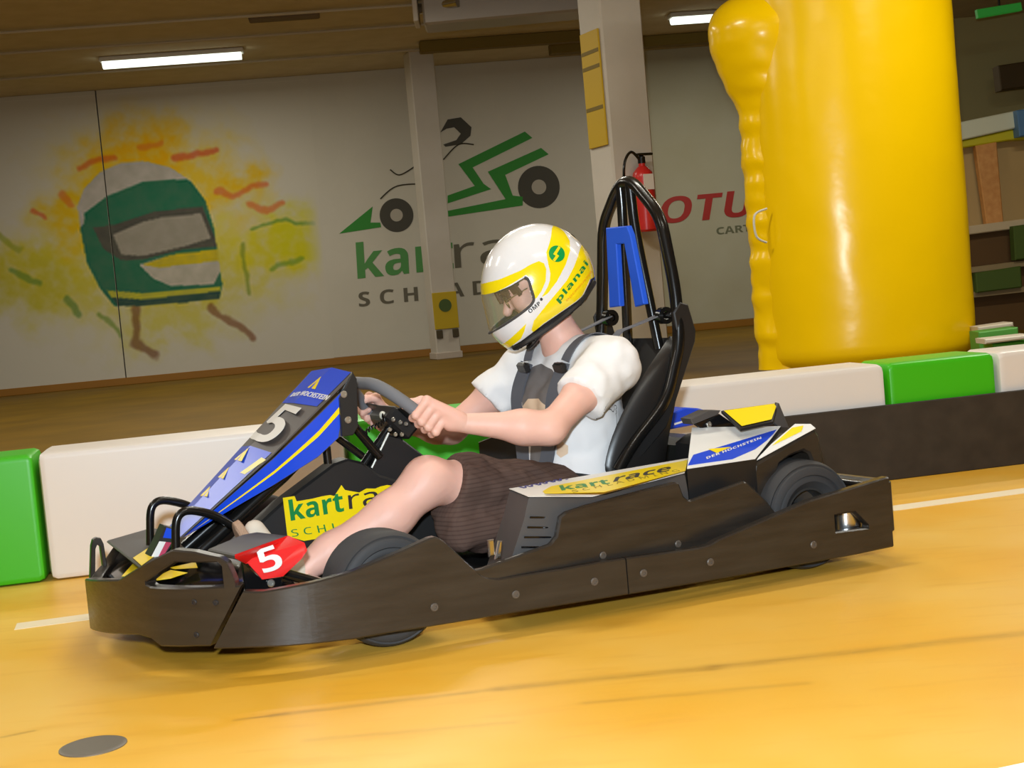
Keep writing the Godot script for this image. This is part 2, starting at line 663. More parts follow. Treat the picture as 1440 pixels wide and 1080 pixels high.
const CEIL := 3.68
func slab(called: String, c: Vector3, size: Vector3, m: Material, turn := 0.0) -> MeshInstance3D:
	var mb := MB.new()
	rbox(mb, Vector3.ZERO, size, 0.01)
	var o := obj(called, mb, m)
	o.position = c
	o.rotation.y = turn
	return o
const SEAM := -4.86
func slab_poly(called: String, poly: PackedVector3Array, depth: float, m: Material, uvscale := 0.0) -> MeshInstance3D:
	var mb := MB.new()
	extrude(mb, poly, Vector3(0, -depth, 0), 0.0)
	if uvscale > 0.0:
		for q in mb.v:
			mb.uv.push_back(Vector2((q.x + 4.0) * uvscale, (q.z + 8.0) * uvscale))
	return obj(called, mb, m)
func dist_seg(p: Vector2, a: Vector2, b: Vector2) -> float:
	return p.distance_to(Geometry2D.get_closest_point_to_segment(p, a, b))
func floor_texture() -> ImageTexture:
	var S := 1024
	var im := Image.create_empty(S, S, true, Image.FORMAT_RGB8)
	var n1 := FastNoiseLite.new()
	n1.seed = 11
	n1.frequency = 0.010
	n1.fractal_octaves = 4
	var n2 := FastNoiseLite.new()
	n2.seed = 17
	n2.frequency = 0.02
	var g1 := n1.get_seamless_image(S, S)
	var g2 := n2.get_seamless_image(S, S)
	var base := c8(238, 176, 48)
	var dusty := c8(242, 194, 92)
	var dark := c8(206, 138, 26)
	for y in S:
		for x in S:
			var a := g1.get_pixel(x, y).r
			var b := g2.get_pixel((x * 1) % S, (y * 5) % S).r
			var c := base.lerp(dusty, clampf(a * 1.3 - 0.15, 0.0, 1.0)).lerp(dark, clampf((b - 0.6) * 0.6, 0.0, 0.16))
			im.set_pixel(x, y, c)
	# scuffs and rubber streaks left on the paint (plan positions in metres)
	var streaks := [A([-0.523,0,-2.807,-0.082,0,-2.853]), A([-0.082,0,-2.853,0.341,0,-2.868]), A([0.341,0,-2.868,0.976,0,-2.913]), A([0.079,0,-2.702,0.491,0,-2.702]), A([-1.052,0,-2.827,-0.999,0,-2.853]), A([-0.43,0,-2.626,-0.055,0,-2.621]), A([-0.591,0,-2.799,-0.496,0,-2.813])]
	var wid := [0.012, 0.02, 0.022, 0.012, 0.006, 0.012, 0.007]
	var str_ := [0.30, 0.34, 0.3, 0.2, 0.4, 0.14, 0.4]
	var rng := FastNoiseLite.new()
	rng.seed = 5
	rng.frequency = 0.08
	for k in streaks.size():
		var a := (Vector2(streaks[k][0].x, streaks[k][0].z) + Vector2(4, 8)) * S / 8.0
		var b := (Vector2(streaks[k][1].x, streaks[k][1].z) + Vector2(4, 8)) * S / 8.0
		var w: float = wid[k] * S / 8.0
		for y in range(int(minf(a.y, b.y) - 4 * w), int(maxf(a.y, b.y) + 4 * w) + 1):
			for x in range(int(minf(a.x, b.x) - 4 * w), int(maxf(a.x, b.x) + 4 * w) + 1):
				if x < 0 or y < 0 or x >= S or y >= S:
					continue
				var d := dist_seg(Vector2(x, y), a, b)
				var t: float = str_[k] * exp(-d * d / (w * w)) * (0.6 + 0.7 * absf(rng.get_noise_2d(x * 0.6, y * 4.0)))
				im.set_pixel(x, y, im.get_pixel(x, y).lerp(c8(120, 84, 24), clampf(t, 0.0, 1.0)))
	im.generate_mipmaps()
	return ImageTexture.create_from_image(im)

const BA := 0.195
func bar_pt(x: float, off := 0.0) -> Vector3:     # a point on the foot of the track barrier
	return Vector3(x, 0, -4.835 - tan(BA) * x) - Vector3(sin(BA), 0, cos(BA)) * off
func build_room() -> void:
	var track := mat(Color.WHITE, 0.42, 0.0, 0.4)
	track.albedo_texture = floor_texture()
	var a := bar_pt(-16, 0.15)
	var b := bar_pt(16, 0.15)
	var fo := slab_poly("floor", PackedVector3Array([Vector3(-16, 0, 7), Vector3(16, 0, 7), b, a]), 0.2, track, 0.125)
	struct_(fo, "orange yellow painted racing track floor with faint tyre streaks")
	var hall := triplanar(mat(Color.WHITE, 0.6, 0.0, 0.3), 0.35)
	hall.albedo_texture = noise_tex(21, 0.012, c8(108, 80, 6), c8(128, 96, 10))
	var fh := slab_poly("floor", PackedVector3Array([a, b, Vector3(16, 0, -22.5), Vector3(-16, 0, -22.5)]), 0.2, hall)
	struct_(fh, "dull ochre hall floor behind the track barrier")
	var wallm := triplanar(mat(Color.WHITE, 0.8, 0.0, 0.25), 0.4)
	wallm.albedo_texture = noise_tex(31, 0.01, c8(202, 196, 180), c8(206, 200, 184))
	var wm2 := triplanar(mat(Color.WHITE, 0.8, 0.0, 0.25), 0.4)
	wm2.albedo_texture = noise_tex(33, 0.01, c8(184, 178, 150), c8(192, 188, 164))
	var ceilm := triplanar(mat(Color.WHITE, 0.9, 0.0, 0.2), 0.5)
	ceilm.albedo_texture = noise_tex(35, 0.02, c8(196, 182, 152), c8(208, 194, 166))
	# back wall, three boards that meet in open seams
	var ux := Vector3(cos(0.114), 0, -sin(0.114))
	var o := Vector3(0, 0, -19.1)
	var seams := [-14.0, SEAM, 1.36, 14.0]
	var bw := Node3D.new()
	bw.name = "wall_back"
	add_child(bw)
	struct_(bw, "long white panelled back wall of the hall")
	for i in 3:
		var mb := MB.new()
		var p0: Vector3 = o + ux * (seams[i] + 0.008)
		var p1: Vector3 = o + ux * (seams[i + 1] - 0.008)
		extrude(mb, PackedVector3Array([p0 + Vector3(0, 0.09, 0), p1 + Vector3(0, 0.09, 0), p1 + Vector3(0, CEIL, 0), p0 + Vector3(0, CEIL, 0)]), Vector3(-sin(0.114), 0, -cos(0.114)) * 0.12, 0.006)
		obj("panel", mb, wallm if i < 2 else wm2, bw)
	var core := MB.new()
	extrude(core, PackedVector3Array([o - ux * 16 + Vector3(0, 0, -0.1), o + ux * 16 + Vector3(0, 0, -0.1), o + ux * 16 + Vector3(0, CEIL, -0.1), o - ux * 16 + Vector3(0, CEIL, -0.1)]), Vector3(0, 0, -0.25), 0.0)
	obj("backing", core, mat(c8(120, 112, 100), 0.9), bw)
	var bb := MB.new()
	extrude(bb, PackedVector3Array([o - ux * 15 + Vector3(0, 0, 0.02), o + ux * 15 + Vector3(0, 0, 0.02), o + ux * 15 + Vector3(0, 0.09, 0.02), o - ux * 15 + Vector3(0, 0.09, 0.02)]), Vector3(0, 0, -0.06), 0.004)
	struct_(obj("baseboard_back", bb, mat(c8(150, 100, 14), 0.6)), "ochre skirting strip along the back wall")
	struct_(slab("ceiling", Vector3(0, CEIL + 0.15, -8), Vector3(33, 0.3, 31), ceilm), "beige hall ceiling")
	struct_(slab("wall_left", Vector3(-15.6, CEIL / 2, -8), Vector3(0.3, CEIL, 31), wallm))
	struct_(slab("wall_right", Vector3(15.6, CEIL / 2, -8), Vector3(0.3, CEIL, 31), wallm))
	struct_(slab("wall_front", Vector3(0, CEIL / 2, 7.1), Vector3(33, CEIL, 0.3), wallm))
	# painted guide line
	var ln := MB.new()
	var l0: Vector3 = A([-1.366,0,-3.848])[0]
	var ld := Vector3(cos(0.236), 0, -sin(0.236))
	var lw := Vector3(sin(0.236), 0, cos(0.236)) * -0.085
	extrude(ln, PackedVector3Array([l0, l0 + ld * 7.0, l0 + ld * 7.0 + lw, l0 + lw]), Vector3(0, 0.0012, 0), 0.0)
	tag(obj("guide_line", ln, mat(c8(238, 222, 190), 0.6)), "thin white guide line painted on the track floor", "line")
	var fc := MB.new()
	var fp: Vector3 = A([-0.838,0,-2.703])[0]
	lathe(fc, B([0, 0, 0.062, 0, 0.062, 0.002, 0.056, 0.004, 0.05, 0.003, 0, 0.003]), fp, Vector3.UP, 40)
	tag(obj("floor_cap", fc, mat(c8(120, 112, 100), 0.5, 0.4)), "small round grey metal cap set in the orange track floor", "floor cap")

func lamp(p: Vector3, turn: float, label: String, energy: float, group: String) -> void:
	var t := thing("ceiling_lamp", label, "lamp", p, group)
	t.rotation.y = turn
	OFF[t] = Vector3.ZERO
	var mb := MB.new()
	rbox(mb, Vector3(0, 0.035, 0), Vector3(1.56, 0.05, 0.2), 0.01)
	obj("housing", mb, mat(c8(214, 210, 200), 0.5), t)
	mb = MB.new()
	var ring := []
	for x in [-0.75, 0.75]:
		var r := PackedVector3Array()
		for k in 9:
			var an := PI * k / 8.0
			r.push_back(Vector3(x, 0.012 - sin(an) * 0.075, cos(an) * 0.085))
		ring.push_back(r)
	loft(mb, ring)
	var em := mat(c8(240, 245, 240), 0.4)
	em.emission_enabled = true
	em.emission = Color(0.95, 1.0, 0.94)
	em.emission_energy_multiplier = 1.6
	obj("diffuser", mb, em, t)
	var al := AreaLight3D.new()
	al.name = "lamp_light"
	al.area_size = Vector2(1.5, 0.14)
	al.light_energy = energy
	al.light_color = Color(1.0, 0.985, 0.93)
	al.area_range = 60.0
	al.area_attenuation = 2.0
	al.shadow_enabled = true
	t.add_child(al)
	al.position = Vector3(0, -0.07, 0)
	al.rotation = Vector3(-PI / 2, 0, 0)
const LE := 5.0
func build_lamps() -> void:
	var y := CEIL - 0.062
	lamp(Vector3(-3.4, y, -16.45), 0.114, "lit fluorescent ceiling lamp above the painted helmet mural", LE * 0.85, "hall ceiling lamps")
	lamp(Vector3(2.9, y, -16.9), 0.114, "lit fluorescent ceiling lamp near the yellow inflatable column", LE * 0.85, "hall ceiling lamps")
	for r in [[-12.4, [-6.0, -1.6], 0.8], [-8.2, [-5.0, -0.6, 3.6], 1.5], [-4.4, [-4.0, 0.2, 4.2], 0.7], [-0.6, [-3.0, 1.0], 0.6]]:
		for x in r[1]:
			lamp(Vector3(x, y, r[0]), 0.195, "fluorescent ceiling lamp over the kart track", LE * r[2], "track ceiling lamps")

func block(p0: Vector3, p1: Vector3, h: float, d: float, m: Material, label: String, group: String) -> void:
	var t := (p1 - p0).normalized()
	var n := Vector3(-t.z, 0, t.x)
	if n.z > 0:
		n = -n
	var L := (p1 - p0).length() - 0.012
	var rings := []
	var r := 0.022
	# rounded profile swept along the block, ends drawn in
	for e in [[0.0, 0.022], [0.006, 0.007], [0.022, 0.0], [L - 0.022, 0.0], [L - 0.006, 0.007], [L, 0.022]]:
		var ring := PackedVector3Array()
		var cs := [[r, 0.0], [d - r, 0.0], [d, r], [d, h - r], [d - r * 0.3, h - r * 0.3], [d - r, h], [r, h], [r * 0.3, h - r * 0.3], [0.0, h - r], [0.0, r], [r * 0.3, r * 0.3]]
		for q in cs:
			var cy: float = h * 0.5 + (q[1] - h * 0.5) * (1.0 - e[1] / (h * 0.5))
			var cd: float = d * 0.5 + (q[0] - d * 0.5) * (1.0 - e[1] / (d * 0.5))
			ring.push_back(p0 + t * (0.006 + e[0]) + n * cd + Vector3(0, maxf(cy, 0.0005), 0))
		rings.push_back(ring)
	var mb := MB.new()
	loft(mb, rings)
	var base := (p0 + p1) * 0.5
	for i in mb.v.size():
		mb.v[i] -= base
	var o := obj("barrier_block", mb, m)
	o.position = base
	tag(o, label, "barrier", group)
func build_barriers() -> void:
	var wm := mat(c8(228, 220, 212), 0.4)
	var gm := mat(c8(64, 186, 20), 0.38)
	var xs := A([-2.4676,0,-4.3476,-1.4883,0,-4.5411,-0.547,0,-4.727,0.4159,0,-4.9171,1.2968,0,-5.0911,1.7074,0,-5.1722,3.7181,0,-5.5694])
	var g := "track barrier blocks"
	var lab := ["green plastic barrier block at the end before the white block beside the kart nose", "long white plastic barrier block behind the blue nose of the kart", "green plastic barrier block behind the steering wheel and arms", "white plastic barrier block behind the rear of the kart above the black band", "short green plastic barrier block below the yellow inflatable column", "white plastic barrier block past the short green block"]
	for i in 6:
		block(xs[i], xs[i + 1], 0.402, 0.26, gm if i in [0, 2, 4] else wm, lab[i], g)
	# black rubber band in front of the blocks
	var n := Vector3(sin(BA), 0, cos(BA))
	var mb := MB.new()
	var p0 := bar_pt(0.80, -0.014)
	var p1 := bar_pt(3.4, -0.014)
	extrude(mb, PackedVector3Array([p0, p1, p1 + Vector3(0, 0.262, 0), p0 + Vector3(0, 0.262, 0)]), n * 0.012, 0.003)
	var bandm := triplanar(mat(Color.WHITE, 0.55), 1.2)
	bandm.albedo_texture = noise_tex(41, 0.03, c8(40, 34, 28), c8(58, 50, 42))
	tag(obj("rubber_band", mb, bandm), "long black rubber band standing against the foot of the barrier", "rubber band")
	# the barrier on the camera's side of the track: its corner shows
	var q: Vector3 = A([0.292,0.402,-1.06])[0]
	var q2: Vector3 = A([0.354,0.402,-1.079])[0]
	var dir := (q2 - q).normalized()
	var s := q2 + dir * 1.2
	q = q - dir * 0.25
	var nn := Vector3(-dir.z, 0, dir.x)
	if nn.z < 0:
		nn = -nn
	block(Vector3(q.x, 0, q.z) + nn * 0.26, Vector3(s.x, 0, s.z) + nn * 0.26, 0.402, 0.26, wm, "white plastic barrier block on the photographer's side of the track", "")

func flat(called: String, poly: PackedVector3Array, m: Material, parent: Node, thick := 0.004) -> void:
	var mb := MB.new()
	var n := Vector3(sin(0.114), 0, cos(0.114))
	var q := PackedVector3Array()
	for p in poly:
		q.push_back(p + n * 0.001)
	extrude(mb, q, n * thick, 0.0)
	obj(called, mb, m, parent)
func disc_pts(c: Vector3, r: float, n := 40) -> PackedVector3Array:
	var o := PackedVector3Array()
	var ux := Vector3(cos(0.114), 0, -sin(0.114))
	for k in n:
		o.push_back(c + ux * cos(TAU * k / n) * r + Vector3.UP * sin(TAU * k / n) * r)
	return o
func build_background() -> void:
	var white := mat(c8(206, 200, 190), 0.7)
	# columns
	var colm := triplanar(mat(Color.WHITE, 0.75), 0.6)
	colm.albedo_texture = noise_tex(51, 0.01, c8(198, 190, 176), c8(208, 200, 188))
	var ca: Vector3 = A([-0.764,-0.002,-17.7])[0]
	var c := thing("pillar", "slim white square pillar standing before the kart logo on the wall", "pillar", Vector3(ca.x, 0, -17.87), "hall pillars")
	OFF[c] = Vector3.ZERO
	c.rotation.y = 0.3
	var mb := MB.new()
	rbox(mb, Vector3(0, (CEIL - 0.002) / 2, 0), Vector3(0.30, CEIL - 0.002, 0.30), 0.012)
	obj("shaft", mb, colm, c)
	mb = MB.new()
	rbox(mb, Vector3(0, 0.04, 0), Vector3(0.33, 0.08, 0.33), 0.006)
	obj("foot", mb, mat(c8(190, 176, 160), 0.7), c)
	var bx: Vector3 = A([1.029,1.276,-11.6])[0]
	var cb := thing("pillar", "broad white square pillar with a yellow board and a fire extinguisher", "pillar", Vector3(bx.x, 0, -11.8), "hall pillars")
	OFF[cb] = Vector3.ZERO
	cb.rotation.y = 0.42
	mb = MB.new()
	rbox(mb, Vector3(0, (CEIL - 0.002) / 2, 0), Vector3(0.37, CEIL - 0.002, 0.37), 0.015)
	obj("shaft", mb, colm, cb)
	mb = MB.new()
	rbox(mb, Vector3(0, 0.05, 0), Vector3(0.40, 0.10, 0.40), 0.006)
	obj("foot", mb, mat(c8(190, 176, 160), 0.7), cb)
	# yellow board on the left face of the broad pillar
	var yb := thing("pillar_board", "tall narrow yellow board with dark bands on the broad pillar", "board", Vector3(bx.x, 0, -11.8))
	OFF[yb] = Vector3.ZERO
	yb.rotation.y = 0.42
	mb = MB.new()
	rbox(mb, Vector3(-0.196, 2.27, 0.0), Vector3(0.016, 0.90, 0.3), 0.003)
	obj("panel", mb, mat(c8(196, 160, 16), 0.6), yb)
	for yy in [2.56, 2.44, 2.12]:
		mb = MB.new()
		rbox(mb, Vector3(-0.205, yy, 0.0), Vector3(0.003, 0.03, 0.28), 0.0008)
		obj("stripe", mb, mat(c8(120, 100, 30), 0.7), yb)
	# fire extinguisher on the front face
	var fe := thing("fire_extinguisher", "red fire extinguisher with black hose hung on the broad pillar", "extinguisher", Vector3(bx.x, 0, -11.8))
	OFF[fe] = Vector3.ZERO
	fe.rotation.y = 0.42
	var redm := mat(c8(206, 44, 40), 0.3)
	mb = MB.new()
	lathe(mb, B([0, 0, 0.07, 0, 0.085, 0.015, 0.085, 0.42, 0.075, 0.46, 0.04, 0.50, 0.026, 0.51, 0.026, 0.53, 0, 0.53]), Vector3(0.02, 1.12, 0.275), Vector3.UP, 28)
	obj("cylinder", mb, redm, fe)
	mb = MB.new()
	rbox(mb, Vector3(0.02, 1.50, 0.362), Vector3(0.09, 0.12, 0.004), 0.001)
	obj("white_label", mb, mat(c8(226, 216, 206), 0.6), fe)
	mb = MB.new()
	lathe(mb, B([0, 0, 0.03, 0, 0.03, 0.05, 0.016, 0.06, 0, 0.06]), Vector3(0.02, 1.65, 0.275), Vector3.UP, 16)
	rbox(mb, Vector3(0.05, 1.72, 0.275), Vector3(0.14, 0.02, 0.03), 0.004)
	obj("valve", mb, M.tubeblack, fe)
	mb = MB.new()
	tube(mb, smooth_pts(PackedVector3Array([Vector3(0.0, 1.68, 0.28), Vector3(-0.08, 1.74, 0.30), Vector3(-0.15, 1.66, 0.31), Vector3(-0.16, 1.5, 0.30), Vector3(-0.12, 1.36, 0.29), Vector3(-0.08, 1.26, 0.29)])), 0.011, 8)
	obj("hose", mb, M.tubeblack, fe)
	mb = MB.new()
	rbox(mb, Vector3(0.02, 1.3, 0.2), Vector3(0.10, 0.24, 0.03), 0.004)
	obj("bracket", mb, M.tubeblack, fe)
	# notice on the slim pillar
	var nt := thing("notice", "yellow notice with a dark round sign on the slim pillar", "notice", Vector3(ca.x, 0, -17.87))
	OFF[nt] = Vector3.ZERO
	nt.rotation.y = 0.3
	mb = MB.new()
	rbox(mb, Vector3(0.0, 0.58, 0.165), Vector3(0.30, 0.44, 0.018), 0.004)
	obj("sheet", mb, mat(c8(196, 166, 20), 0.6), nt)
	mb = MB.new()
	lathe(mb, B([0, 0, 0.078, 0, 0.078, 0.004, 0, 0.004]), Vector3(0.0, 0.64, 0.174), Vector3(0, 0, 1), 28)
	obj("round_sign", mb, mat(c8(70, 92, 40), 0.6), nt)
	for x in [-0.1, 0.1]:
		mb = MB.new()
		rbox(mb, Vector3(x, 0.30, 0.17), Vector3(0.075, 0.1, 0.028), 0.005)
		obj("holder", mb, mat(c8(70, 60, 36), 0.6), nt)
	build_logo()
	build_mural()
	build_inflatable()
	build_kiosk()
	build_ceiling_gear()

func build_logo() -> void:
	var gr := mat(c8(36, 132, 30), 0.6)
	var bk := mat(c8(62, 58, 44), 0.6)
	var gy := mat(c8(96, 90, 72), 0.6)
	var gt := mat(c8(74, 140, 66), 0.6)
	var lg := thing("wall_logo", "green and black racing kart logo with lettering on the back wall", "wall logo", A([-0.519,0.9235,-19.0406])[0])
	flat("kart_body", A([-2.0185,1.6596,-18.8689,-1.5664,1.967,-18.9207,-1.6126,1.7663,-18.9154,-1.49,1.7559,-18.9294,-1.4838,1.6973,-18.9301]), gr, lg)
	flat("kart_body", A([0.4561,2.7615,-19.1522,0.5458,2.6725,-19.1625,-0.2538,2.3578,-19.0709,-0.1328,2.1395,-19.0848,-0.0435,2.0629,-19.095,-0.6138,1.9277,-19.0297,-0.6046,2.027,-19.0308,-0.248,2.1215,-19.0716,-0.4303,2.4146,-19.0507]), gr, lg)
	flat("kart_body", A([0.6463,2.5369,-19.174,0.7372,2.4475,-19.1844,0.1543,2.2293,-19.1177,0.2274,1.9584,-19.126,0.3541,1.9323,-19.1405,0.3441,1.8205,-19.1394,-0.6295,1.7577,-19.0279,-0.6226,1.8328,-19.0287,0.132,1.9205,-19.1151,-0.0643,2.2879,-19.0926]), gr, lg)
	for w in [[A([-1.2758,1.8321,-18.9539])[0], 0.215, 0.08], [A([0.5743,2.0397,-19.1658])[0], 0.272, 0.095]]:
		flat("wheel", disc_pts(w[0], w[1]), bk, lg)
		flat("hub", disc_pts(w[0], w[2]), mat(c8(176, 168, 152), 0.7), lg, 0.006)
	flat("driver_helmet", A([-0.6256,2.8316,-19.0284,-0.5155,2.9904,-19.041,-0.3459,3.0046,-19.0604,-0.2216,2.8683,-19.0746,-0.2451,2.7613,-19.0719,-0.3773,2.6628,-19.0568,-0.5754,2.6475,-19.0341,-0.6008,2.6776,-19.0312,-0.4294,2.7212,-19.0508,-0.3649,2.7978,-19.0582,-0.4425,2.8853,-19.0493,-0.5399,2.8747,-19.0382]), bk, lg)
	for st in [A([-1.303,2.4149,-18.9508,-1.1883,2.3378,-18.9639,-0.9842,2.43,-18.9873]), A([-1.4616,2.0552,-18.9327,-1.2283,2.2017,-18.9594,-0.8119,2.1958,-19.007]), A([-0.6187,2.485,-19.0292,-0.4074,2.6624,-19.0533,-0.2145,2.6473,-19.0754])]:
		var mb := MB.new()
		tube(mb, smooth_pts(st), 0.018, 6, 0.5)
		obj("driver_line", mb, bk, lg)
	var a: PackedVector3Array = A([-1.8423,1.06,-18.8891,-0.6146,1.0786,-19.0296,-1.8243,1.5306,-18.8911])
	lettering("kart", a[0], a[1], a[2], gt, lg, true, 0.001, 0.004)
	a = A([-0.5956,1.0861,-19.0318,0.9955,1.1118,-19.214,-0.5845,1.4053,-19.0331])
	lettering("race", a[0], a[1], a[2], gy, lg, false, 0.001, 0.004)
	a = A([-1.8577,0.7109,-18.8873,1.056,0.7363,-19.2209,-1.8534,0.8973,-18.8878])
	lettering("S C H L A D M I N G", a[0], a[1], a[2], gy, lg, true, 0.001, 0.004)
	var sg := thing("wall_sign", "red slanted lettering on the back wall behind the roll hoop", "wall sign", A([2.7836,1.31,-19.4187])[0])
	a = A([1.5277,1.4263,-19.2749,3.6934,1.4386,-19.5229,1.6136,1.7702,-19.2847])
	lettering("MOTUL", a[0], a[1], a[2], mat(c8(176, 44, 36), 0.5), sg, true, 0.001, 0.006)
	a = A([2.8532,1.2295,-19.4267,3.3124,1.2369,-19.4793,2.8513,1.3229,-19.4265])
	lettering("CART", a[0], a[1], a[2], mat(c8(110, 112, 84), 0.6), sg, true, 0.001, 0.004)

# spray paint mural: generic racing helmet in a cloud of paint, printed flat on a thin sheet on the wall
func mloc(p: Vector3, f: Array) -> Vector2:
	return Vector2((p - f[0]).dot(f[1]) * f[2], f[3] - (p.y - f[0].y) * f[2])
func mpoly(a: PackedVector3Array, f: Array) -> PackedVector2Array:
	var r := PackedVector2Array()
	for q in a:
		r.push_back(mloc(q, f))
	return r
func build_mural() -> void:
	var c: PackedVector3Array = A([-6.8787,0.0323,-18.3124,-2.2344,0.0755,-18.8442,-6.7781,3.625,-18.3239])
	var o := c[0]
	var ex := Vector3(cos(0.114), 0, -sin(0.114))
	var W := (c[1] - o).dot(ex)
	var H := c[2].y - o.y
	var SX := 420
	var SY := int(SX * H / W)
	var sc := SX / W
	var im := Image.create_empty(SX, SY, true, Image.FORMAT_RGBA8)
	var fr := [o, ex, sc, SY]
	var n := FastNoiseLite.new()
	n.seed = 9
	n.frequency = 0.016
	n.fractal_octaves = 5
	var n2 := FastNoiseLite.new()
	n2.seed = 19
	n2.frequency = 0.045
	n2.fractal_octaves = 3
	var blobs := [[A([-4.349,2.3804,-18.6021])[0], 1.15, 0.95, c8(226, 190, 10)], [A([-4.3512,2.7796,-18.6018])[0], 0.75, 0.55, c8(230, 170, 10)], [A([-5.6023,1.5556,-18.4586])[0], 0.95, 0.55, c8(204, 190, 36)], [A([-2.94,1.5459,-18.7634])[0], 1.1, 0.5, c8(214, 200, 20)], [A([-2.4369,1.6828,-18.821])[0], 0.7, 0.4, c8(206, 200, 30)], [A([-6.0598,1.2863,-18.4062])[0], 0.9, 0.35, c8(190, 180, 60)], [A([-4.2514,1.2125,-18.6132])[0], 1.5, 0.62, c8(196, 184, 60)], [A([-3.2549,2.3798,-18.7273])[0], 0.45, 0.35, c8(226, 180, 20)], [A([-4.2193,0.6711,-18.6169])[0], 0.8, 0.3, c8(200, 190, 90)], [A([-5.1915,2.1845,-18.5056])[0], 0.5, 0.55, c8(222, 180, 20)]]
	var bp := []
	for b in blobs:
		bp.push_back([mloc(b[0], fr), b[1] * sc, b[2] * sc, b[3]])
	var shell: PackedVector2Array = mpoly(A([-5.193,2.0075,-18.5054,-5.1993,2.2736,-18.5047,-5.0908,2.4855,-18.5171,-4.8816,2.6717,-18.5411,-4.6127,2.765,-18.5719,-4.3099,2.7586,-18.6065,-4.016,2.6552,-18.6402,-3.7905,2.4681,-18.666,-3.6409,2.2151,-18.6831,-3.5704,1.8694,-18.6912,-3.5539,1.5094,-18.6931,-3.5374,1.1485,-18.695,-3.5903,0.9732,-18.6889,-4.0136,0.9667,-18.6405,-4.5385,0.9698,-18.5804,-4.8834,1.0014,-18.5409,-5.0321,1.238,-18.5238,-5.1539,1.5604,-18.5099]), fr)
	var crown: PackedVector2Array = mpoly(A([-5.193,2.0075,-18.5054,-5.1993,2.2736,-18.5047,-5.0908,2.4855,-18.5171,-4.8816,2.6717,-18.5411,-4.6127,2.765,-18.5719,-4.3099,2.7586,-18.6065,-4.016,2.6552,-18.6402,-3.7905,2.4681,-18.666,-4.0304,2.5142,-18.6385,-4.4709,2.4614,-18.5881,-4.8309,2.3314,-18.5469]), fr)
	var greenb: PackedVector2Array = mpoly(A([-5.1232,2.1787,-18.5134,-4.8273,2.3666,-18.5473,-4.3794,2.5071,-18.5986,-3.8398,2.4988,-18.6604,-3.6235,2.2136,-18.6851,-3.6847,2.1294,-18.6781,-4.2882,2.1264,-18.609,-4.7801,1.9901,-18.5527,-5.1566,1.8626,-18.5096]), fr)
	var visor: PackedVector2Array = mpoly(A([-5.0391,1.9944,-18.523,-4.7783,2.0077,-18.5529,-4.2882,2.1264,-18.609,-3.6829,2.1471,-18.6783,-3.5794,1.7806,-18.6902,-3.5422,1.6251,-18.6944,-3.9456,1.6332,-18.6482,-4.4789,1.5457,-18.5872,-4.7383,1.5595,-18.5575,-4.9383,1.7194,-18.5346]), fr)
	var glass: PackedVector2Array = mpoly(A([-4.8083,1.8859,-18.5495,-4.4304,2.0138,-18.5927,-4.2091,2.0485,-18.6181,-3.7093,2.06,-18.6753,-3.6187,1.7392,-18.6857,-3.942,1.6687,-18.6487,-4.4743,1.5899,-18.5877,-4.731,1.6301,-18.5583]), fr)
	var chinw: PackedVector2Array = mpoly(A([-4.5284,1.4876,-18.5815,-4.1264,1.5774,-18.6275,-3.5449,1.5984,-18.6941,-3.5369,1.3283,-18.695,-3.6423,1.1579,-18.683,-4.1665,1.187,-18.623,-4.3739,1.2951,-18.5992]), fr)
	var chiny: PackedVector2Array = mpoly(A([-4.4853,1.4838,-18.5865,-4.1264,1.5774,-18.6275,-3.5449,1.5984,-18.6941,-3.5331,1.4537,-18.6955,-3.9655,1.438,-18.646,-4.2988,1.4316,-18.6078]), fr)
	var trim: PackedVector2Array = mpoly(A([-4.949,1.2038,-18.5334,-4.5219,1.1295,-18.5823,-3.5566,1.1322,-18.6928,-3.5717,1.0706,-18.6911,-4.5302,1.0497,-18.5813,-4.9067,1.1107,-18.5382]), fr)
	var base: PackedVector2Array = mpoly(A([-4.9067,1.1107,-18.5382,-4.5302,1.0497,-18.5813,-3.5717,1.0706,-18.6911,-3.5921,0.9553,-18.6887,-4.0163,0.94,-18.6401,-4.5421,0.9343,-18.5799,-4.8404,0.9974,-18.5458]), fr)
	var strokes := []
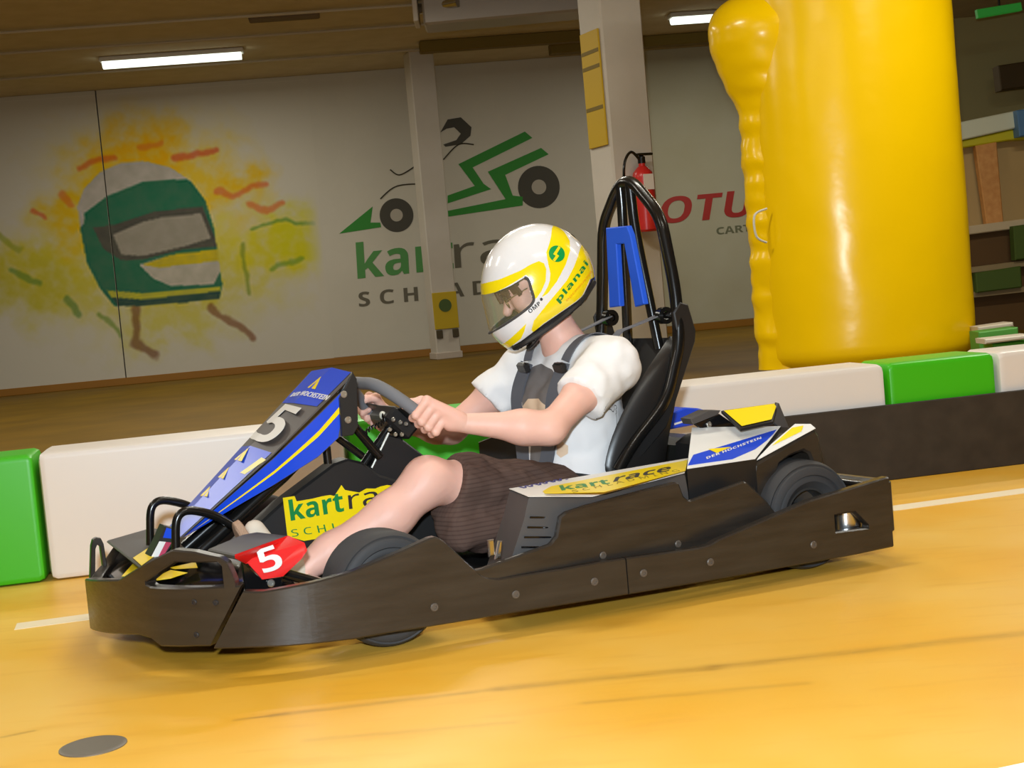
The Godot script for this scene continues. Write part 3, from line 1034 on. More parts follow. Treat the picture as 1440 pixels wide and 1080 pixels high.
	for s in [[A([-4.644,0.9616,-18.5683,-4.6352,0.7098,-18.5693,-4.6864,0.5531,-18.5634,-4.4433,0.3683,-18.5913]), 0.07, c8(110, 66, 44)], [A([-3.7006,0.9292,-18.6763,-3.5769,0.7556,-18.6905,-3.3299,0.5701,-18.7187,-3.2703,0.4559,-18.7256]), 0.06, c8(120, 72, 48)],
			[A([-5.1152,2.7435,-18.5143,-4.6957,2.7982,-18.5624]), 0.05, c8(214, 90, 40)], [A([-3.9514,2.7744,-18.6476,-3.4739,2.8254,-18.7023]), 0.05, c8(206, 70, 50)], [A([-5.3767,2.4649,-18.4844,-5.2675,2.2792,-18.4969]), 0.06, c8(220, 110, 40)], [A([-5.7019,2.2273,-18.4472,-5.5736,2.1459,-18.4618]), 0.04, c8(210, 90, 60)], [A([-3.4803,2.3268,-18.7015,-3.2709,2.2202,-18.7255,-3.0843,2.3211,-18.7469,-2.8887,2.332,-18.7693]), 0.05, c8(212, 96, 60)], [A([-3.0889,2.0976,-18.7463,-2.9204,2.0118,-18.7656,-2.681,2.0995,-18.793]), 0.05, c8(216, 100, 50)], [A([-4.3787,2.9322,-18.5986,-4.1148,2.9646,-18.6289]), 0.04, c8(222, 120, 40)],
			[A([-3.1331,1.8322,-18.7413,-2.6845,1.884,-18.7926,-2.3344,1.8184,-18.8327]), 0.03, c8(90, 140, 60)], [A([-2.9225,1.2739,-18.7654,-2.5517,1.4218,-18.8078]), 0.04, c8(110, 150, 50)], [A([-3.2385,1.6616,-18.7292,-3.2149,1.0113,-18.7319]), 0.035, c8(120, 140, 50)], [A([-5.474,1.1444,-18.4732,-5.3047,0.9507,-18.4926]), 0.05, c8(90, 130, 60)], [A([-6.0314,1.5492,-18.4094,-5.7921,1.3863,-18.4368]), 0.04, c8(100, 140, 60)], [A([-6.1531,2.0012,-18.3955,-5.9184,1.8045,-18.4224]), 0.05, c8(150, 160, 50)], [A([-5.0646,0.9286,-18.5201,-4.8688,0.642,-18.5425]), 0.04, c8(110, 140, 60)]]:
		strokes.push_back([mpoly(s[0], fr), s[1] * sc, s[2]])
	for y in SY:
		for x in SX:
			var p := Vector2(x, y)
			var w := Vector2(n.get_noise_2d(x, y), n.get_noise_2d(x + 500, y)) * 31.0
			var al := 0.0
			var col := Color(0.8, 0.7, 0.2)
			for b in bp:
				var q: Vector2 = (p + w - b[0]) / Vector2(b[1], b[2])
				var t: float = clampf(1.25 * exp(-q.length_squared() * 1.9), 0.0, 0.85) * clampf(0.75 + n2.get_noise_2d(x, y) * 0.6, 0.0, 1.0)
				if t > 0.02:
					col = col.lerp(b[3], t / (t + al * (1.0 - t)))
					al = al + t * (1.0 - al)
			for s in strokes:
				var dm := 1e9
				for k in s[0].size() - 1:
					dm = minf(dm, dist_seg(p + w * 0.25, s[0][k], s[0][k + 1]))
				var t := clampf(1.1 - dm / s[1], 0.0, 0.6)
				if t > 0.0:
					col = col.lerp(s[2], t / (t + al * (1.0 - t)))
					al = al + t * (1.0 - al)
			if Geometry2D.is_point_in_polygon(p, shell):
				al = 1.0
				col = c8(52, 112, 84)
				if Geometry2D.is_point_in_polygon(p, crown): col = c8(186, 178, 168)
				if Geometry2D.is_point_in_polygon(p, greenb): col = c8(48, 112, 84)
				if Geometry2D.is_point_in_polygon(p, visor): col = c8(84, 82, 74)
				if Geometry2D.is_point_in_polygon(p, glass): col = c8(160, 152, 138)
				if Geometry2D.is_point_in_polygon(p, chinw): col = c8(190, 182, 166)
				if Geometry2D.is_point_in_polygon(p, chiny): col = c8(206, 184, 40)
				if Geometry2D.is_point_in_polygon(p, trim): col = c8(190, 186, 60)
				if Geometry2D.is_point_in_polygon(p, base): col = c8(56, 84, 72)
				col = col.lerp(c8(120, 120, 100), 0.12 + 0.2 * n2.get_noise_2d(x, y))
			im.set_pixel(x, y, Color(col.r, col.g, col.b, clampf(al, 0.0, 1.0)))
	# lay the paint over the wall colour
	var wallc := c8(204, 198, 182)
	for y in SY:
		for x in SX:
			var q := im.get_pixel(x, y)
			var ed := minf(minf(x, SX - 1 - x), minf(y, SY - 1 - y)) / 22.0
			im.set_pixel(x, y, wallc.lerp(Color(q.r, q.g, q.b), q.a * clampf(ed, 0.0, 1.0)))
	im.resize(SX / 2, SY / 2, Image.INTERPOLATE_LANCZOS)
	im.resize(SX * 2, SY * 2, Image.INTERPOLATE_CUBIC)
	im.generate_mipmaps()
	var m := mat(Color.WHITE, 0.8, 0.0, 0.25)
	m.albedo_texture = ImageTexture.create_from_image(im)
	var nn := Vector3(sin(0.114), 0, cos(0.114))
	var mb := MB.new()
	# the paint stops at the open seam between two wall boards
	var us := (Vector3(0, 0, -19.1) + ex * SEAM - o).dot(ex) / W
	for span in [[0.0, us - 0.008 / W], [us + 0.008 / W, 1.0]]:
		var p := []
		for e in [[span[0], 0.0], [span[1], 0.0], [span[1], 1.0], [span[0], 1.0]]:
			p.push_back([o + ex * W * e[0] + Vector3(0, H * e[1], 0) + nn * 0.002, Vector2(e[0], 1.0 - e[1])])
		for t in [[0, 2, 1], [0, 3, 2]]:
			mb.tri(p[t[0]][0], p[t[1]][0], p[t[2]][0])
			for e in t:
				mb.uv.push_back(p[e][1])
	var mu := obj("mural", mb, m)
	tag(mu, "spray painted racing helmet in a yellow and green paint cloud", "mural")

func build_inflatable() -> void:
	var ym := mat(c8(255, 208, 0), 0.22)
	ym.normal_enabled = true
	ym.normal_texture = noise_normal(61, 0.01, 3.0)
	ym.normal_scale = 0.12
	ym.uv1_triplanar = true
	ym.uv1_scale = Vector3(0.6, 0.6, 0.6)
	var b0: Vector3 = A([1.818,0.035,-10.3])[0]
	var b1: Vector3 = A([3.255,0.066,-10.3])[0]
	var cx := (b0.x + b1.x) * 0.5
	var R := (b1.x - b0.x) * 0.5
	var t := thing("inflatable_column", "tall glossy yellow inflatable column standing behind the barrier", "inflatable", Vector3(cx, 0, -10.3))
	OFF[t] = Vector3.ZERO
	var mb := MB.new()
	var rings := []
	var nz := FastNoiseLite.new()
	nz.seed = 4
	nz.frequency = 1.6
	for k in 61:
		var y := 0.03 + 3.0 * k / 60.0
		var r := R * lerpf(1.0, 0.985, k / 60.0)
		if k == 0: r *= 0.86
		elif k == 1: r *= 0.965
		elif k == 59: r *= 0.9
		elif k == 60: r *= 0.7
		var ring := PackedVector3Array()
		for i in 72:
			var a := TAU * i / 72
			var rr := r * (1.0 + 0.012 * nz.get_noise_3d(cos(a), y, sin(a)))
			ring.push_back(Vector3(cos(a) * rr, y, sin(a) * rr * 0.62))
		rings.push_back(ring)
	loft(mb, rings)
	obj("main_leg", mb, ym, t)
	# narrower side chamber, full at the top and gathered into folds below
	mb = MB.new()
	rings = []
	for k in 91:
		var y := 0.05 + 2.62 * k / 90.0
		var g := clampf((y - 1.75) / 0.62, 0.0, 1.0)
		var r := 0.25 + 0.17 * smoothstep(0.0, 1.0, g)
		if y > 2.40:
			r *= sqrt(maxf(0.02, 1.0 - pow((y - 2.40) / 0.28, 2.0)))
		var fold := (0.004 * sin(y * 26.0) + 0.004 * sin(y * 47.0 + 1.0)) * (1.0 - 0.7 * g)
		var ring := PackedVector3Array()
		for i in 40:
			var a := TAU * i / 40
			var rr := r + fold + 0.02 * nz.get_noise_3d(cos(a) * 0.5, y * 2.4, sin(a) * 0.5)
			ring.push_back(Vector3(-R + 0.17 + 0.0 * g + cos(a) * rr, y, -0.05 + sin(a) * rr * 0.8))
		rings.push_back(ring)
	loft(mb, rings)
	obj("side_chamber", mb, ym, t)
	mb = MB.new()
	tube(mb, smooth_pts(PackedVector3Array([Vector3(-R + 0.02, 1.16, 0.2), Vector3(-R - 0.07, 1.12, 0.22), Vector3(-R - 0.07, 0.98, 0.22), Vector3(-R + 0.0, 0.93, 0.2)])), 0.008, 6)
	obj("tie_cord", mb, mat(c8(200, 200, 190), 0.7), t)
	mb = MB.new()
	var ring0 := []
	for e in [[0.0, 0.80], [0.06, 0.80]]:
		var ring := PackedVector3Array()
		for i in 60:
			var a := TAU * i / 60
			ring.push_back(Vector3(0.02 + cos(a) * R * e[1], e[0], sin(a) * R * 0.55))
		ring0.push_back(ring)
	loft(mb, ring0)
	obj("base_ring", mb, mat(c8(255, 206, 0), 0.4), t)

func build_kiosk() -> void:
	# sales counter far behind the inflatable column
	var z := -13.2
	var t := thing("kiosk", "wooden kiosk with a white and yellow fascia behind the inflatable column", "kiosk", A([4.486,-0.036,-13.2])[0] * Vector3(1, 0, 1))
	var wood := triplanar(mat(Color.WHITE, 0.6), 1.5)
	wood.albedo_texture = noise_tex(71, 0.03, c8(206, 140, 72), c8(226, 166, 96))
	var p: PackedVector3Array = A([3.917,1.855,-13.2,4.786,1.953,-13.2,4.776,1.803,-13.2,3.918,1.691,-13.2])
	var mb := MB.new()
	extrude(mb, p, Vector3(0, 0, -0.5), 0.01)
	obj("fascia", mb, mat(c8(222, 226, 200), 0.5), t)
	p = A([4.648,1.935,-13.1,4.964,1.95,-13.1,4.973,1.712,-13.1,4.658,1.703,-13.1])
	mb = MB.new()
	extrude(mb, p, Vector3(0, 0, -0.3), 0.01)
	obj("blue_end", mb, mat(c8(84, 128, 170), 0.5), t)
	p = A([3.932,1.688,-13.25,4.755,1.798,-13.25,4.773,1.683,-13.25,4.62,1.69,-13.25,3.954,1.642,-13.25])
	mb = MB.new()
	extrude(mb, p, Vector3(0, 0, -0.5), 0.01)
	obj("yellow_strip", mb, mat(c8(206, 196, 20), 0.5), t)
	p = A([4.157,1.695,-13.4,5.188,1.699,-13.4,5.172,0.867,-13.4,4.167,0.925,-13.4])
	mb = MB.new()
	extrude(mb, p, Vector3(0, 0, -0.06), 0.0)
	obj("back_panel", mb, mat(c8(190, 160, 104), 0.7), t)
	p = A([4.313,1.667,-13.25,4.505,1.688,-13.25,4.518,0.945,-13.25,4.365,0.939,-13.25])
	mb = MB.new()
	extrude(mb, p, Vector3(0, 0, -0.1), 0.01)
	obj("post", mb, wood, t)
	p = A([3.919,0.95,-13,4.989,0.992,-13,4.996,0.916,-13,3.926,0.875,-13])
	mb = MB.new()
	extrude(mb, p, Vector3(0, 0, -0.5), 0.008)
	obj("counter_top", mb, mat(c8(206, 186, 150), 0.5), t)
	p = A([3.976,0.88,-13.1,5.035,0.917,-13.1,5.058,-0.084,-13.1,4,-0.129,-13.1])
	mb = MB.new()
	extrude(mb, p, Vector3(0, 0, -0.35), 0.0)
	obj("shelf_unit", mb, mat(c8(92, 62, 14), 0.6), t)
	for s in [A([4.013,0.592,-13.08,4.615,0.614,-13.08,4.618,0.563,-13.08,4.016,0.542,-13.08]), A([4.029,0.376,-13.08,4.6,0.388,-13.08,4.603,0.337,-13.08,4.032,0.326,-13.08])]:
		mb = MB.new()
		extrude(mb, s, Vector3(0, 0, 0.12), 0.004)
		obj("shelf", mb, mat(c8(150, 130, 90), 0.6), t)
	var gx := 0
	for q in [A([4.122,0.543,-12.9,4.523,0.569,-12.9,4.523,0.382,-12.9,4.123,0.369,-12.9]), A([4.479,0.921,-12.9,4.76,0.933,-12.9,4.765,0.634,-12.9,4.477,0.623,-12.9])]:
		mb = MB.new()
		extrude(mb, q, Vector3(0, 0, -0.12), 0.01)
		obj("green_panel", mb, mat(c8(70, 92, 20), 0.7), t)
		gx += 1
	# stacked kerb pieces behind the barrier
	var lab := ["white kerb piece lying behind the barrier, lower of two", "green kerb piece lying on the floor behind the barrier", "white kerb piece lying behind the barrier, upper of two", "green kerb piece under the upper white kerb piece"]
	var mm := [mat(c8(214, 206, 190), 0.5), mat(c8(70, 150, 40), 0.5), mat(c8(200, 190, 170), 0.5), mat(c8(80, 150, 60), 0.5)]
	var k := 0
	for q in [A([3.001,0.188,-9.3,3.295,0.193,-9.3,3.293,0.166,-9.3,3.004,0.156,-9.3]), A([3.065,0.149,-9.35,3.355,0.15,-9.35,3.352,0.096,-9.35,3.07,0.085,-9.35]), A([3.153,0.235,-9.9,3.394,0.247,-9.9,3.396,0.218,-9.9,3.156,0.206,-9.9]), A([3.06,0.219,-9.6,3.321,0.228,-9.6,3.321,0.018,-9.6,3.064,0.009,-9.6])]:
		mb = MB.new()
		extrude(mb, q, Vector3(0, 0, -0.2), 0.008)
		tag(obj("kerb_piece", mb, mm[k]), lab[k], "kerb", "kerb pieces behind the barrier")
		k += 1
	# emergency exit sign
	var ex := thing("exit_sign", "small lit green emergency exit sign below the ceiling", "exit sign", A([5.038,3.036,-14.5])[0])
	var gp: PackedVector3Array = A([4.825,3.061,-14.5,5.257,3.091,-14.5,5.265,3.015,-14.5,4.833,2.979,-14.5])
	mb = MB.new()
	extrude(mb, gp, Vector3(0, 0, -0.08), 0.006)
	var em := mat(c8(60, 150, 70), 0.5)
	em.emission_enabled = true
	em.emission = Color(0.12, 0.5, 0.16)
	em.emission_energy_multiplier = 0.35
	obj("panel", mb, em, ex)
	mb = MB.new()
	tube(mb, PackedVector3Array([A([5.055,3.083,-14.54])[0], A([5.055,3.083,-14.54])[0] * Vector3(1, 0, 1) + Vector3(0, CEIL, 0)]), 0.012, 8)
	obj("hanger", mb, M.tubeblack, ex)
	# dark box on the far right wall
	mb = MB.new()
	extrude(mb, A([5.339,2.624,-15.5,5.831,2.653,-15.5,5.843,2.388,-15.5,5.351,2.366,-15.5]), Vector3(0, 0, -0.2), 0.01)
	tag(obj("loudspeaker", mb, mat(c8(74, 58, 24), 0.6)), "dark boxy loudspeaker hanging above the kiosk", "loudspeaker")
	# partition behind the kiosk
	mb = MB.new()
	extrude(mb, A([4.735,3.257,-16.2,6.825,3.239,-16.2,6.907,-0.426,-16.2,4.783,-0.431,-16.2]), Vector3(0, 0, -0.1), 0.0)
	var pw := obj("wall_partition", mb, mat(c8(168, 160, 112), 0.8))
	struct_(pw, "drab partition wall behind the kiosk")

func build_ceiling_gear() -> void:
	var mb := MB.new()
	var y := CEIL
	# ventilation unit
	var a: Vector3 = A([0.112,3.4,-14.698])[0]
	var t := thing("ventilation_unit", "grey metal ventilation unit hung from the ceiling before the broad pillar", "ventilation unit", Vector3(a.x, y - 0.32, a.z))
	OFF[t] = Vector3.ZERO
	rbox(mb, Vector3(0.2, 0.17, 0), Vector3(1.7, 0.30, 0.5), 0.02)
	obj("casing", mb, mat(c8(170, 160, 148), 0.4, 0.3), t)
	mb = MB.new()
	rbox(mb, Vector3(-0.72, 0.18, 0.05), Vector3(0.05, 0.24, 0.4), 0.008)
	obj("flange", mb, mat(c8(206, 196, 182), 0.4), t)
	mb = MB.new()
	tube(mb, PackedVector3Array([Vector3(-0.7, 0.2, 0.1), Vector3(-0.45, 0.2, 0.2), Vector3(-0.3, 0.2, 0.28)]), 0.05, 12)
	obj("duct_stub", mb, M.steel, t)
	# ceiling beams and pipes
	for q in [[A([2.812,3.55,-18.329])[0], 3.4, 0.24, "dark ochre ceiling beam between the broad pillar and the inflatable column"], [A([0.681,3.55,-17.276])[0], 2.2, 0.16, "short dark ochre ceiling beam left of the broad pillar"]]:
		mb = MB.new()
		rbox(mb, Vector3.ZERO, Vector3(q[1], 0.13, q[2]), 0.01)
		var o := obj("ceiling_beam", mb, mat(c8(120, 100, 34), 0.8))
		o.position = Vector3(q[0].x - 0.3, CEIL - 0.066, q[0].z)
		o.rotation.y = 0.114
		tag(o, q[3], "beam", "ceiling beams")
	var lab := ["thin white pipe under the ceiling nearest the back wall", "thin white pipe under the ceiling, middle of three", "thin white pipe under the ceiling farthest from the back wall"]
	var k := 0
	for z in [-17.6, -16.0, -14.9]:
		mb = MB.new()
		var p := PackedVector3Array([Vector3(-9, CEIL - 0.03, z + 9 * tan(0.114)), Vector3(1.0, CEIL - 0.03, z - 1.0 * tan(0.114))])
		tube(mb, p, 0.016, 8)
		tag(obj("ceiling_pipe", mb, mat(c8(186, 172, 146), 0.6)), lab[k], "pipe", "ceiling pipes")
		k += 1
	mb = MB.new()
	rbox(mb, Vector3.ZERO, Vector3(0.7, 0.05, 0.18), 0.01)
	var v := obj("ceiling_vent", mb, mat(c8(110, 92, 66), 0.8))
	v.position = A([-1.925,3.64,-14.87])[0]
	v.position.y = CEIL - 0.026
	v.rotation.y = 0.114
	tag(v, "flat dark ceiling vent beyond the lit lamp", "vent")
var kart: Node3D
const WHEELBASE := 1.11
func screw(p: Vector3, n: Vector3, r: float, parent: Node, m: Material, called := "screw") -> void:
	var mb := MB.new()
	lathe(mb, B([0, 0, r, 0, r, 0.0015, r * 0.8, 0.003, r * 0.45, 0.003, r * 0.4, 0.0012, 0, 0.0012]), p, n, 14)
	obj(called, mb, m, parent)
func path_pt(q: Vector2, side := 1.0) -> Array:
	var a := path_at(q.x)
	return [K(a[0].x, q.y, a[0].y * side), K(a[1].x, 0, a[1].y * side)]
func wheel(c: Vector3, r: float, w: float, outer: float, hub_label: String) -> void:
	var ax := Vector3(0, 0, outer)
	var mb := MB.new()
	var h := w * 0.5
	torus_lathe(mb, B([r * 0.5, -h * 0.86, r * 0.62, -h, r * 0.8, -h * 1.02, r * 0.93, -h * 0.92, r * 0.985, -h * 0.76, r, -h * 0.5, r, h * 0.5, r * 0.985, h * 0.76, r * 0.93, h * 0.92, r * 0.9, h * 0.90, r * 0.87, h * 0.98, r * 0.8, h * 1.02, r * 0.74, h * 1.02, r * 0.72, h * 0.97, r * 0.68, h * 1.0, r * 0.62, h, r * 0.5, h * 0.86]), c, ax, 64)
	var t := obj("tyre", mb, M.rubber, kart, hub_label)
	mb = MB.new()
	lathe(mb, B([0, -h * 0.8, r * 0.5, -h * 0.86, r * 0.5, h * 0.86, r * 0.46, h * 0.86, r * 0.44, h * 0.4, r * 0.2, h * 0.3, r * 0.2, h * 0.75, r * 0.12, h * 0.8, 0, h * 0.8]), c, ax, 40)
	obj("rim", mb, mat(c8(96, 94, 92), 0.35, 0.7), t)
	mb = MB.new()
	lathe(mb, B([0, h * 0.8, 0.012, h * 0.8, 0.012, h * 0.95, 0, h * 0.95]), c, ax, 6)
	obj("hub_nut", mb, M.bolt, t)
func quad_plate(called: String, p: PackedVector3Array, v: Vector3, m: Material, parent: Node, bev := 0.002, label := "") -> MeshInstance3D:
	var mb := MB.new()
	extrude(mb, p, v, bev)
	return obj(called, mb, m, parent, label)
func pipe(called: String, p: PackedVector3Array, r: float, m: Material, parent: Node, n := 12) -> MeshInstance3D:
	var mb := MB.new()
	tube(mb, p, r, n)
	return obj(called, mb, m, parent)

func build_kart() -> void:
	PATH = B([1.682,0,1.682,0.0199,1.6819,0.0396,1.6816,0.0594,1.681,0.0793,1.6798,0.0994,1.678,0.12,1.6756,0.1411,1.6727,0.1626,1.6692,0.1844,1.6653,0.2063,1.6609,0.2282,1.656,0.25,1.6504,0.2722,1.6442,0.2952,1.6375,0.3181,1.6304,0.3404,1.6232,0.3612,1.616,0.38,1.6089,0.3963,1.6018,0.4107,1.5946,0.4238,1.587,0.4359,1.5788,0.4478,1.57,0.46,1.5604,0.4725,1.5501,0.4848,1.5393,0.4969,1.5281,0.5085,1.5166,0.5196,1.505,0.53,1.4931,0.5397,1.4809,0.5488,1.4684,0.5574,1.4557,0.5654,1.4429,0.5729,1.43,0.58,1.4172,0.5865,1.4044,0.5924,1.3916,0.5979,1.3783,0.6029,1.3645,0.6076,1.35,0.612,1.3351,0.6161,1.32,0.6198,1.3044,0.6232,1.2878,0.6263,1.2698,0.6292,1.25,0.632,1.2279,0.6346,1.2037,0.637,1.1781,0.6391,1.1519,0.6411,1.1256,0.6431,1.1,0.645,1.0785,0.6464,1.0611,0.6473,1.0437,0.648,1.0222,0.6492,0.9924,0.6513,0.95,0.655,0.8909,0.6608,0.8174,0.6685,0.7356,0.6772,0.6515,0.6859,0.5709,0.6938,0.5,0.7,0.4391,0.7043,0.3837,0.7075,0.3319,0.7099,0.2819,0.7117,0.2318,0.7133,0.18,0.715,0.1241,0.7167,0.0652,0.7182,0.0062,0.7194,-0.0496,0.7205,-0.0994,0.7213,-0.14,0.722,-0.1694,0.7224,-0.1896,0.7225,-0.2038,0.7224,-0.2148,0.7223,-0.2259,0.7221,-0.24,0.722])
	PS = PackedFloat32Array([0.0])
	for i in PATH.size() - 1:
		PS.push_back(PS[i] + PATH[i].distance_to(PATH[i + 1]))
	kart = thing("go_kart", "black rental go-kart with blue nose panel numbered 5 and roll hoop", "go-kart", Vector3(0.44, 0, -4.27))
	OFF[kart] = Vector3.ZERO
	kart.rotation.y = 0.457
	build_bumpers()
	build_chassis()
	build_nose()
	build_front_pods()
	build_side()
	build_rear()
	build_cockpit()

func build_bumpers() -> void:
	var top := B([0,0.1743,0.0463,0.1786,0.2682,0.204,0.482,0.2827,0.5374,0.2773,0.5965,0.2627,0.6128,0.251,0.6285,0.2052,0.6337,0.1956])
	var bot := B([0.0184,0.0496,0.3326,0.084,0.3819,0.081,0.4153,0.0664,0.5514,0.0704])
	bot[0].x = 0.0
	top[0].x = 0.0
	var ob := B([0.3855,0.2041,0.4029,0.1988,0.6009,0.1992])
	var ot := B([0.3861,0.2073,0.4828,0.2546,0.5913,0.2522,0.6034,0.2377])
	var sA: float = ob[0].x
	var sB: float = ob[2].x
	var sL: float = B([0.626,0.1962])[0].x
	var mb := MB.new()
	for f in [1.0, -0.95]:
		band(mb, 0.0, sA, top, bot, 0.03, f)
		if f < 0.0:
			band(mb, sA, sL, B([sA, 0.20]), bot, 0.03, f, 0.0, 0.667)
			continue
		band(mb, sA, sL, ob, bot, 0.03, f, 0.0, 0.667)
		band(mb, sA, sB, top, ot, 0.03, f)
		band(mb, sB, sL, top, B([0.0, ob[2].y - 0.008]), 0.03, f)
	var fb := obj("front_bumper", mb, M.bumper, kart)
	quad_plate("far_arch", A([-1.6324,0.1313,-0.22,-1.6205,0.218,-0.22,-1.6144,0.2337,-0.22,-1.605,0.2377,-0.22,-1.5945,0.2343,-0.22,-1.589,0.2186,-0.22,-1.5867,0.1718,-0.22,-1.5864,0.1234,-0.22,-1.5971,0.1252,-0.22,-1.5974,0.1736,-0.22,-1.5986,0.2127,-0.22,-1.6051,0.2193,-0.22,-1.6107,0.2091,-0.22,-1.6201,0.1291,-0.22]), Vector3(0, 0, -0.022), M.bumper, fb, 0.002)
	for q in B([0.5259,0.1673,0.5775,0.1647,0.5226,0.0955]):
		var a := path_pt(q)
		screw(a[0], a[1], 0.0065, fb, M.ink)
	# long side strips, near and far
	var t1 := B([0.6328,0.1864,0.6832,0.1823,0.7594,0.1877,0.7916,0.1896,0.879,0.2002,0.9857,0.2261,1.0607,0.2464,1.0743,0.2475,1.0856,0.2426,1.0964,0.2331,1.1602,0.1608,1.1725,0.1476,1.1853,0.1391,1.2136,0.1315,1.3804,0.1305,1.4573,0.1321,1.5299,0.1312])
	var t2 := B([1.5299,0.1312,1.729,0.1262,1.7579,0.1287,1.7805,0.1372,2.0505,0.1931,2.1536,0.2034,2.2919,0.2184])
	var b1 := B([0.5614,0.0672,0.6106,0.0655,0.6879,0.0628,0.7784,0.0564,0.8714,0.0527,0.9439,0.0529,1.0178,0.0512,1.1019,0.0493,1.2038,0.0485,1.6109,0.0444])
	var b2 := B([1.5218,0.0452,1.6109,0.0444,1.9535,0.0403,2.1691,0.0375,2.2866,0.0387])
	for q in [t1, t2, b1, b2]:
		for i in range(1, q.size()):
			if q[i].x < q[i - 1].x:
				q[i].x = q[i - 1].x + 0.001
	var sE: float = t1[t1.size() - 1].x
	var hole := B([2.1197,0.1457,2.1858,0.1449,2.2244,0.103,2.1224,0.1041])
	var end: float = B([2.2975,0.1557])[0].x
	for f in [1.0, -0.83]:
		mb = MB.new()
		band(mb, sL + 0.012, sE - 0.0015, t1, b1, 0.028, f, 0.667, 0.0)
		var st := obj("side_bumper", mb, M.bumper, kart)
		mb = MB.new()
		var h0: float = hole[0].x
		var h1: float = hole[2].x
		band(mb, sE + 0.0015, h0, t2, b2, 0.028, f)
		band(mb, h0, h1, B([h0, hole[3].y, h1, hole[2].y - 0.004]), b2, 0.028, f)
		band(mb, h0, h1, t2, B([h0, hole[0].y, hole[1].x, hole[1].y, h1, hole[2].y + 0.002]), 0.028, f)
		band(mb, h1, end if f > 0.0 else end - 0.13, t2, b2, 0.028, f)
		var sr := obj("side_bumper", mb, M.bumper, kart)
		if f > 0.0:
			for q in B([1.0571,0.0923,1.2516,0.0897,1.4461,0.0889]):
				var a := path_pt(q)
				screw(a[0], a[1], 0.0095, st, M.screw)
			for q in B([1.5721,0.0894,1.752,0.0875,2.0509,0.0831]):
				var a := path_pt(q)
				screw(a[0], a[1], 0.0095, sr, M.screw)
	# rear bar and the bright buffer seen through the slot
	var pr := MB.new()
	rbox(pr, K(-0.215, 0.135, 0.06), Vector3(0.03, 0.14, 1.26), 0.008)
	obj("rear_bumper", pr, M.bumper, kart)
	for f in [1.0, -1.0]:
		pr = MB.new()
		lathe(pr, B([0, -0.06, 0.04, -0.06, 0.044, -0.05, 0.044, 0.05, 0.04, 0.06, 0, 0.06]), K(-0.105, 0.12, (0.645 if f > 0.0 else 0.53) * f), Vector3.UP, 24)
		obj("buffer", pr, M.steel, kart)
	for y in [0.19, 0.165]:
		pipe("rear_bar", PackedVector3Array([K(-0.185, y, -0.55), K(-0.185, y, 0.66)]), 0.011, M.tubeblack, kart)

func build_chassis() -> void:
	quad_plate("floor_tray", PackedVector3Array([K(1.5, 0.04, -0.32), K(1.5, 0.04, 0.32), K(0.5, 0.04, 0.36), K(-0.1, 0.04, 0.36), K(-0.1, 0.04, -0.36), K(0.5, 0.04, -0.36)]), Vector3(0, 0.01, 0), M.black, kart)
	for f in [1.0, -1.0]:
		pipe("frame_rail", bend(PackedVector3Array([K(-0.16, 0.085, 0.34 * f), K(0.4, 0.075, 0.36 * f), K(0.95, 0.075, 0.30 * f), K(1.4, 0.08, 0.28 * f), K(1.52, 0.09, 0.2 * f)]), 0.08), 0.016, M.tubeblack, kart)
		pipe("bumper_stay", PackedVector3Array([K(0.75, 0.09, 0.33 * f), K(0.75, 0.10, 0.645 if f > 0.0 else -0.54)]), 0.013, M.tubeblack, kart)
		pipe("bumper_stay", PackedVector3Array([K(0.12, 0.09, 0.33 * f), K(0.12, 0.10, 0.665 if f > 0.0 else -0.57)]), 0.013, M.tubeblack, kart)
		pipe("front_stay", PackedVector3Array([K(1.45, 0.10, 0.25 * f), K(1.60, 0.12, 0.26 * f)]), 0.013, M.tubeblack, kart)
		pipe("stub_axle", PackedVector3Array([K(WHEELBASE, 0.13, 0.30 * f), K(WHEELBASE, 0.13, 0.46 * f)]), 0.018, M.steel, kart)
		pipe("tie_rod", PackedVector3Array([K(WHEELBASE + 0.08, 0.12, 0.06 * f), K(WHEELBASE + 0.08, 0.13, 0.44 * f)]), 0.008, M.bolt, kart)
		wheel(K(WHEELBASE + 0.005, 0.131, 0.51 if f > 0.0 else -0.45), 0.131, 0.125, f, "")
		wheel(K(0, 0.14, 0.55 if f > 0.0 else -0.46), 0.14, 0.20, f, "")
	pipe("rear_axle", PackedVector3Array([K(0, 0.14, -0.5), K(0, 0.14, 0.5)]), 0.02, M.steel, kart)
	var mb := MB.new()
	rbox(mb, K(0.0, 0.24, -0.33), Vector3(0.26, 0.2, 0.2), 0.02)
	rbox(mb, K(0.02, 0.22, 0.30), Vector3(0.22, 0.24, 0.16), 0.02)
	rbox(mb, K(-0.07, 0.22, 0.0), Vector3(0.10, 0.16, 0.56), 0.02)
	obj("engine_cover", mb, M.black, kart)

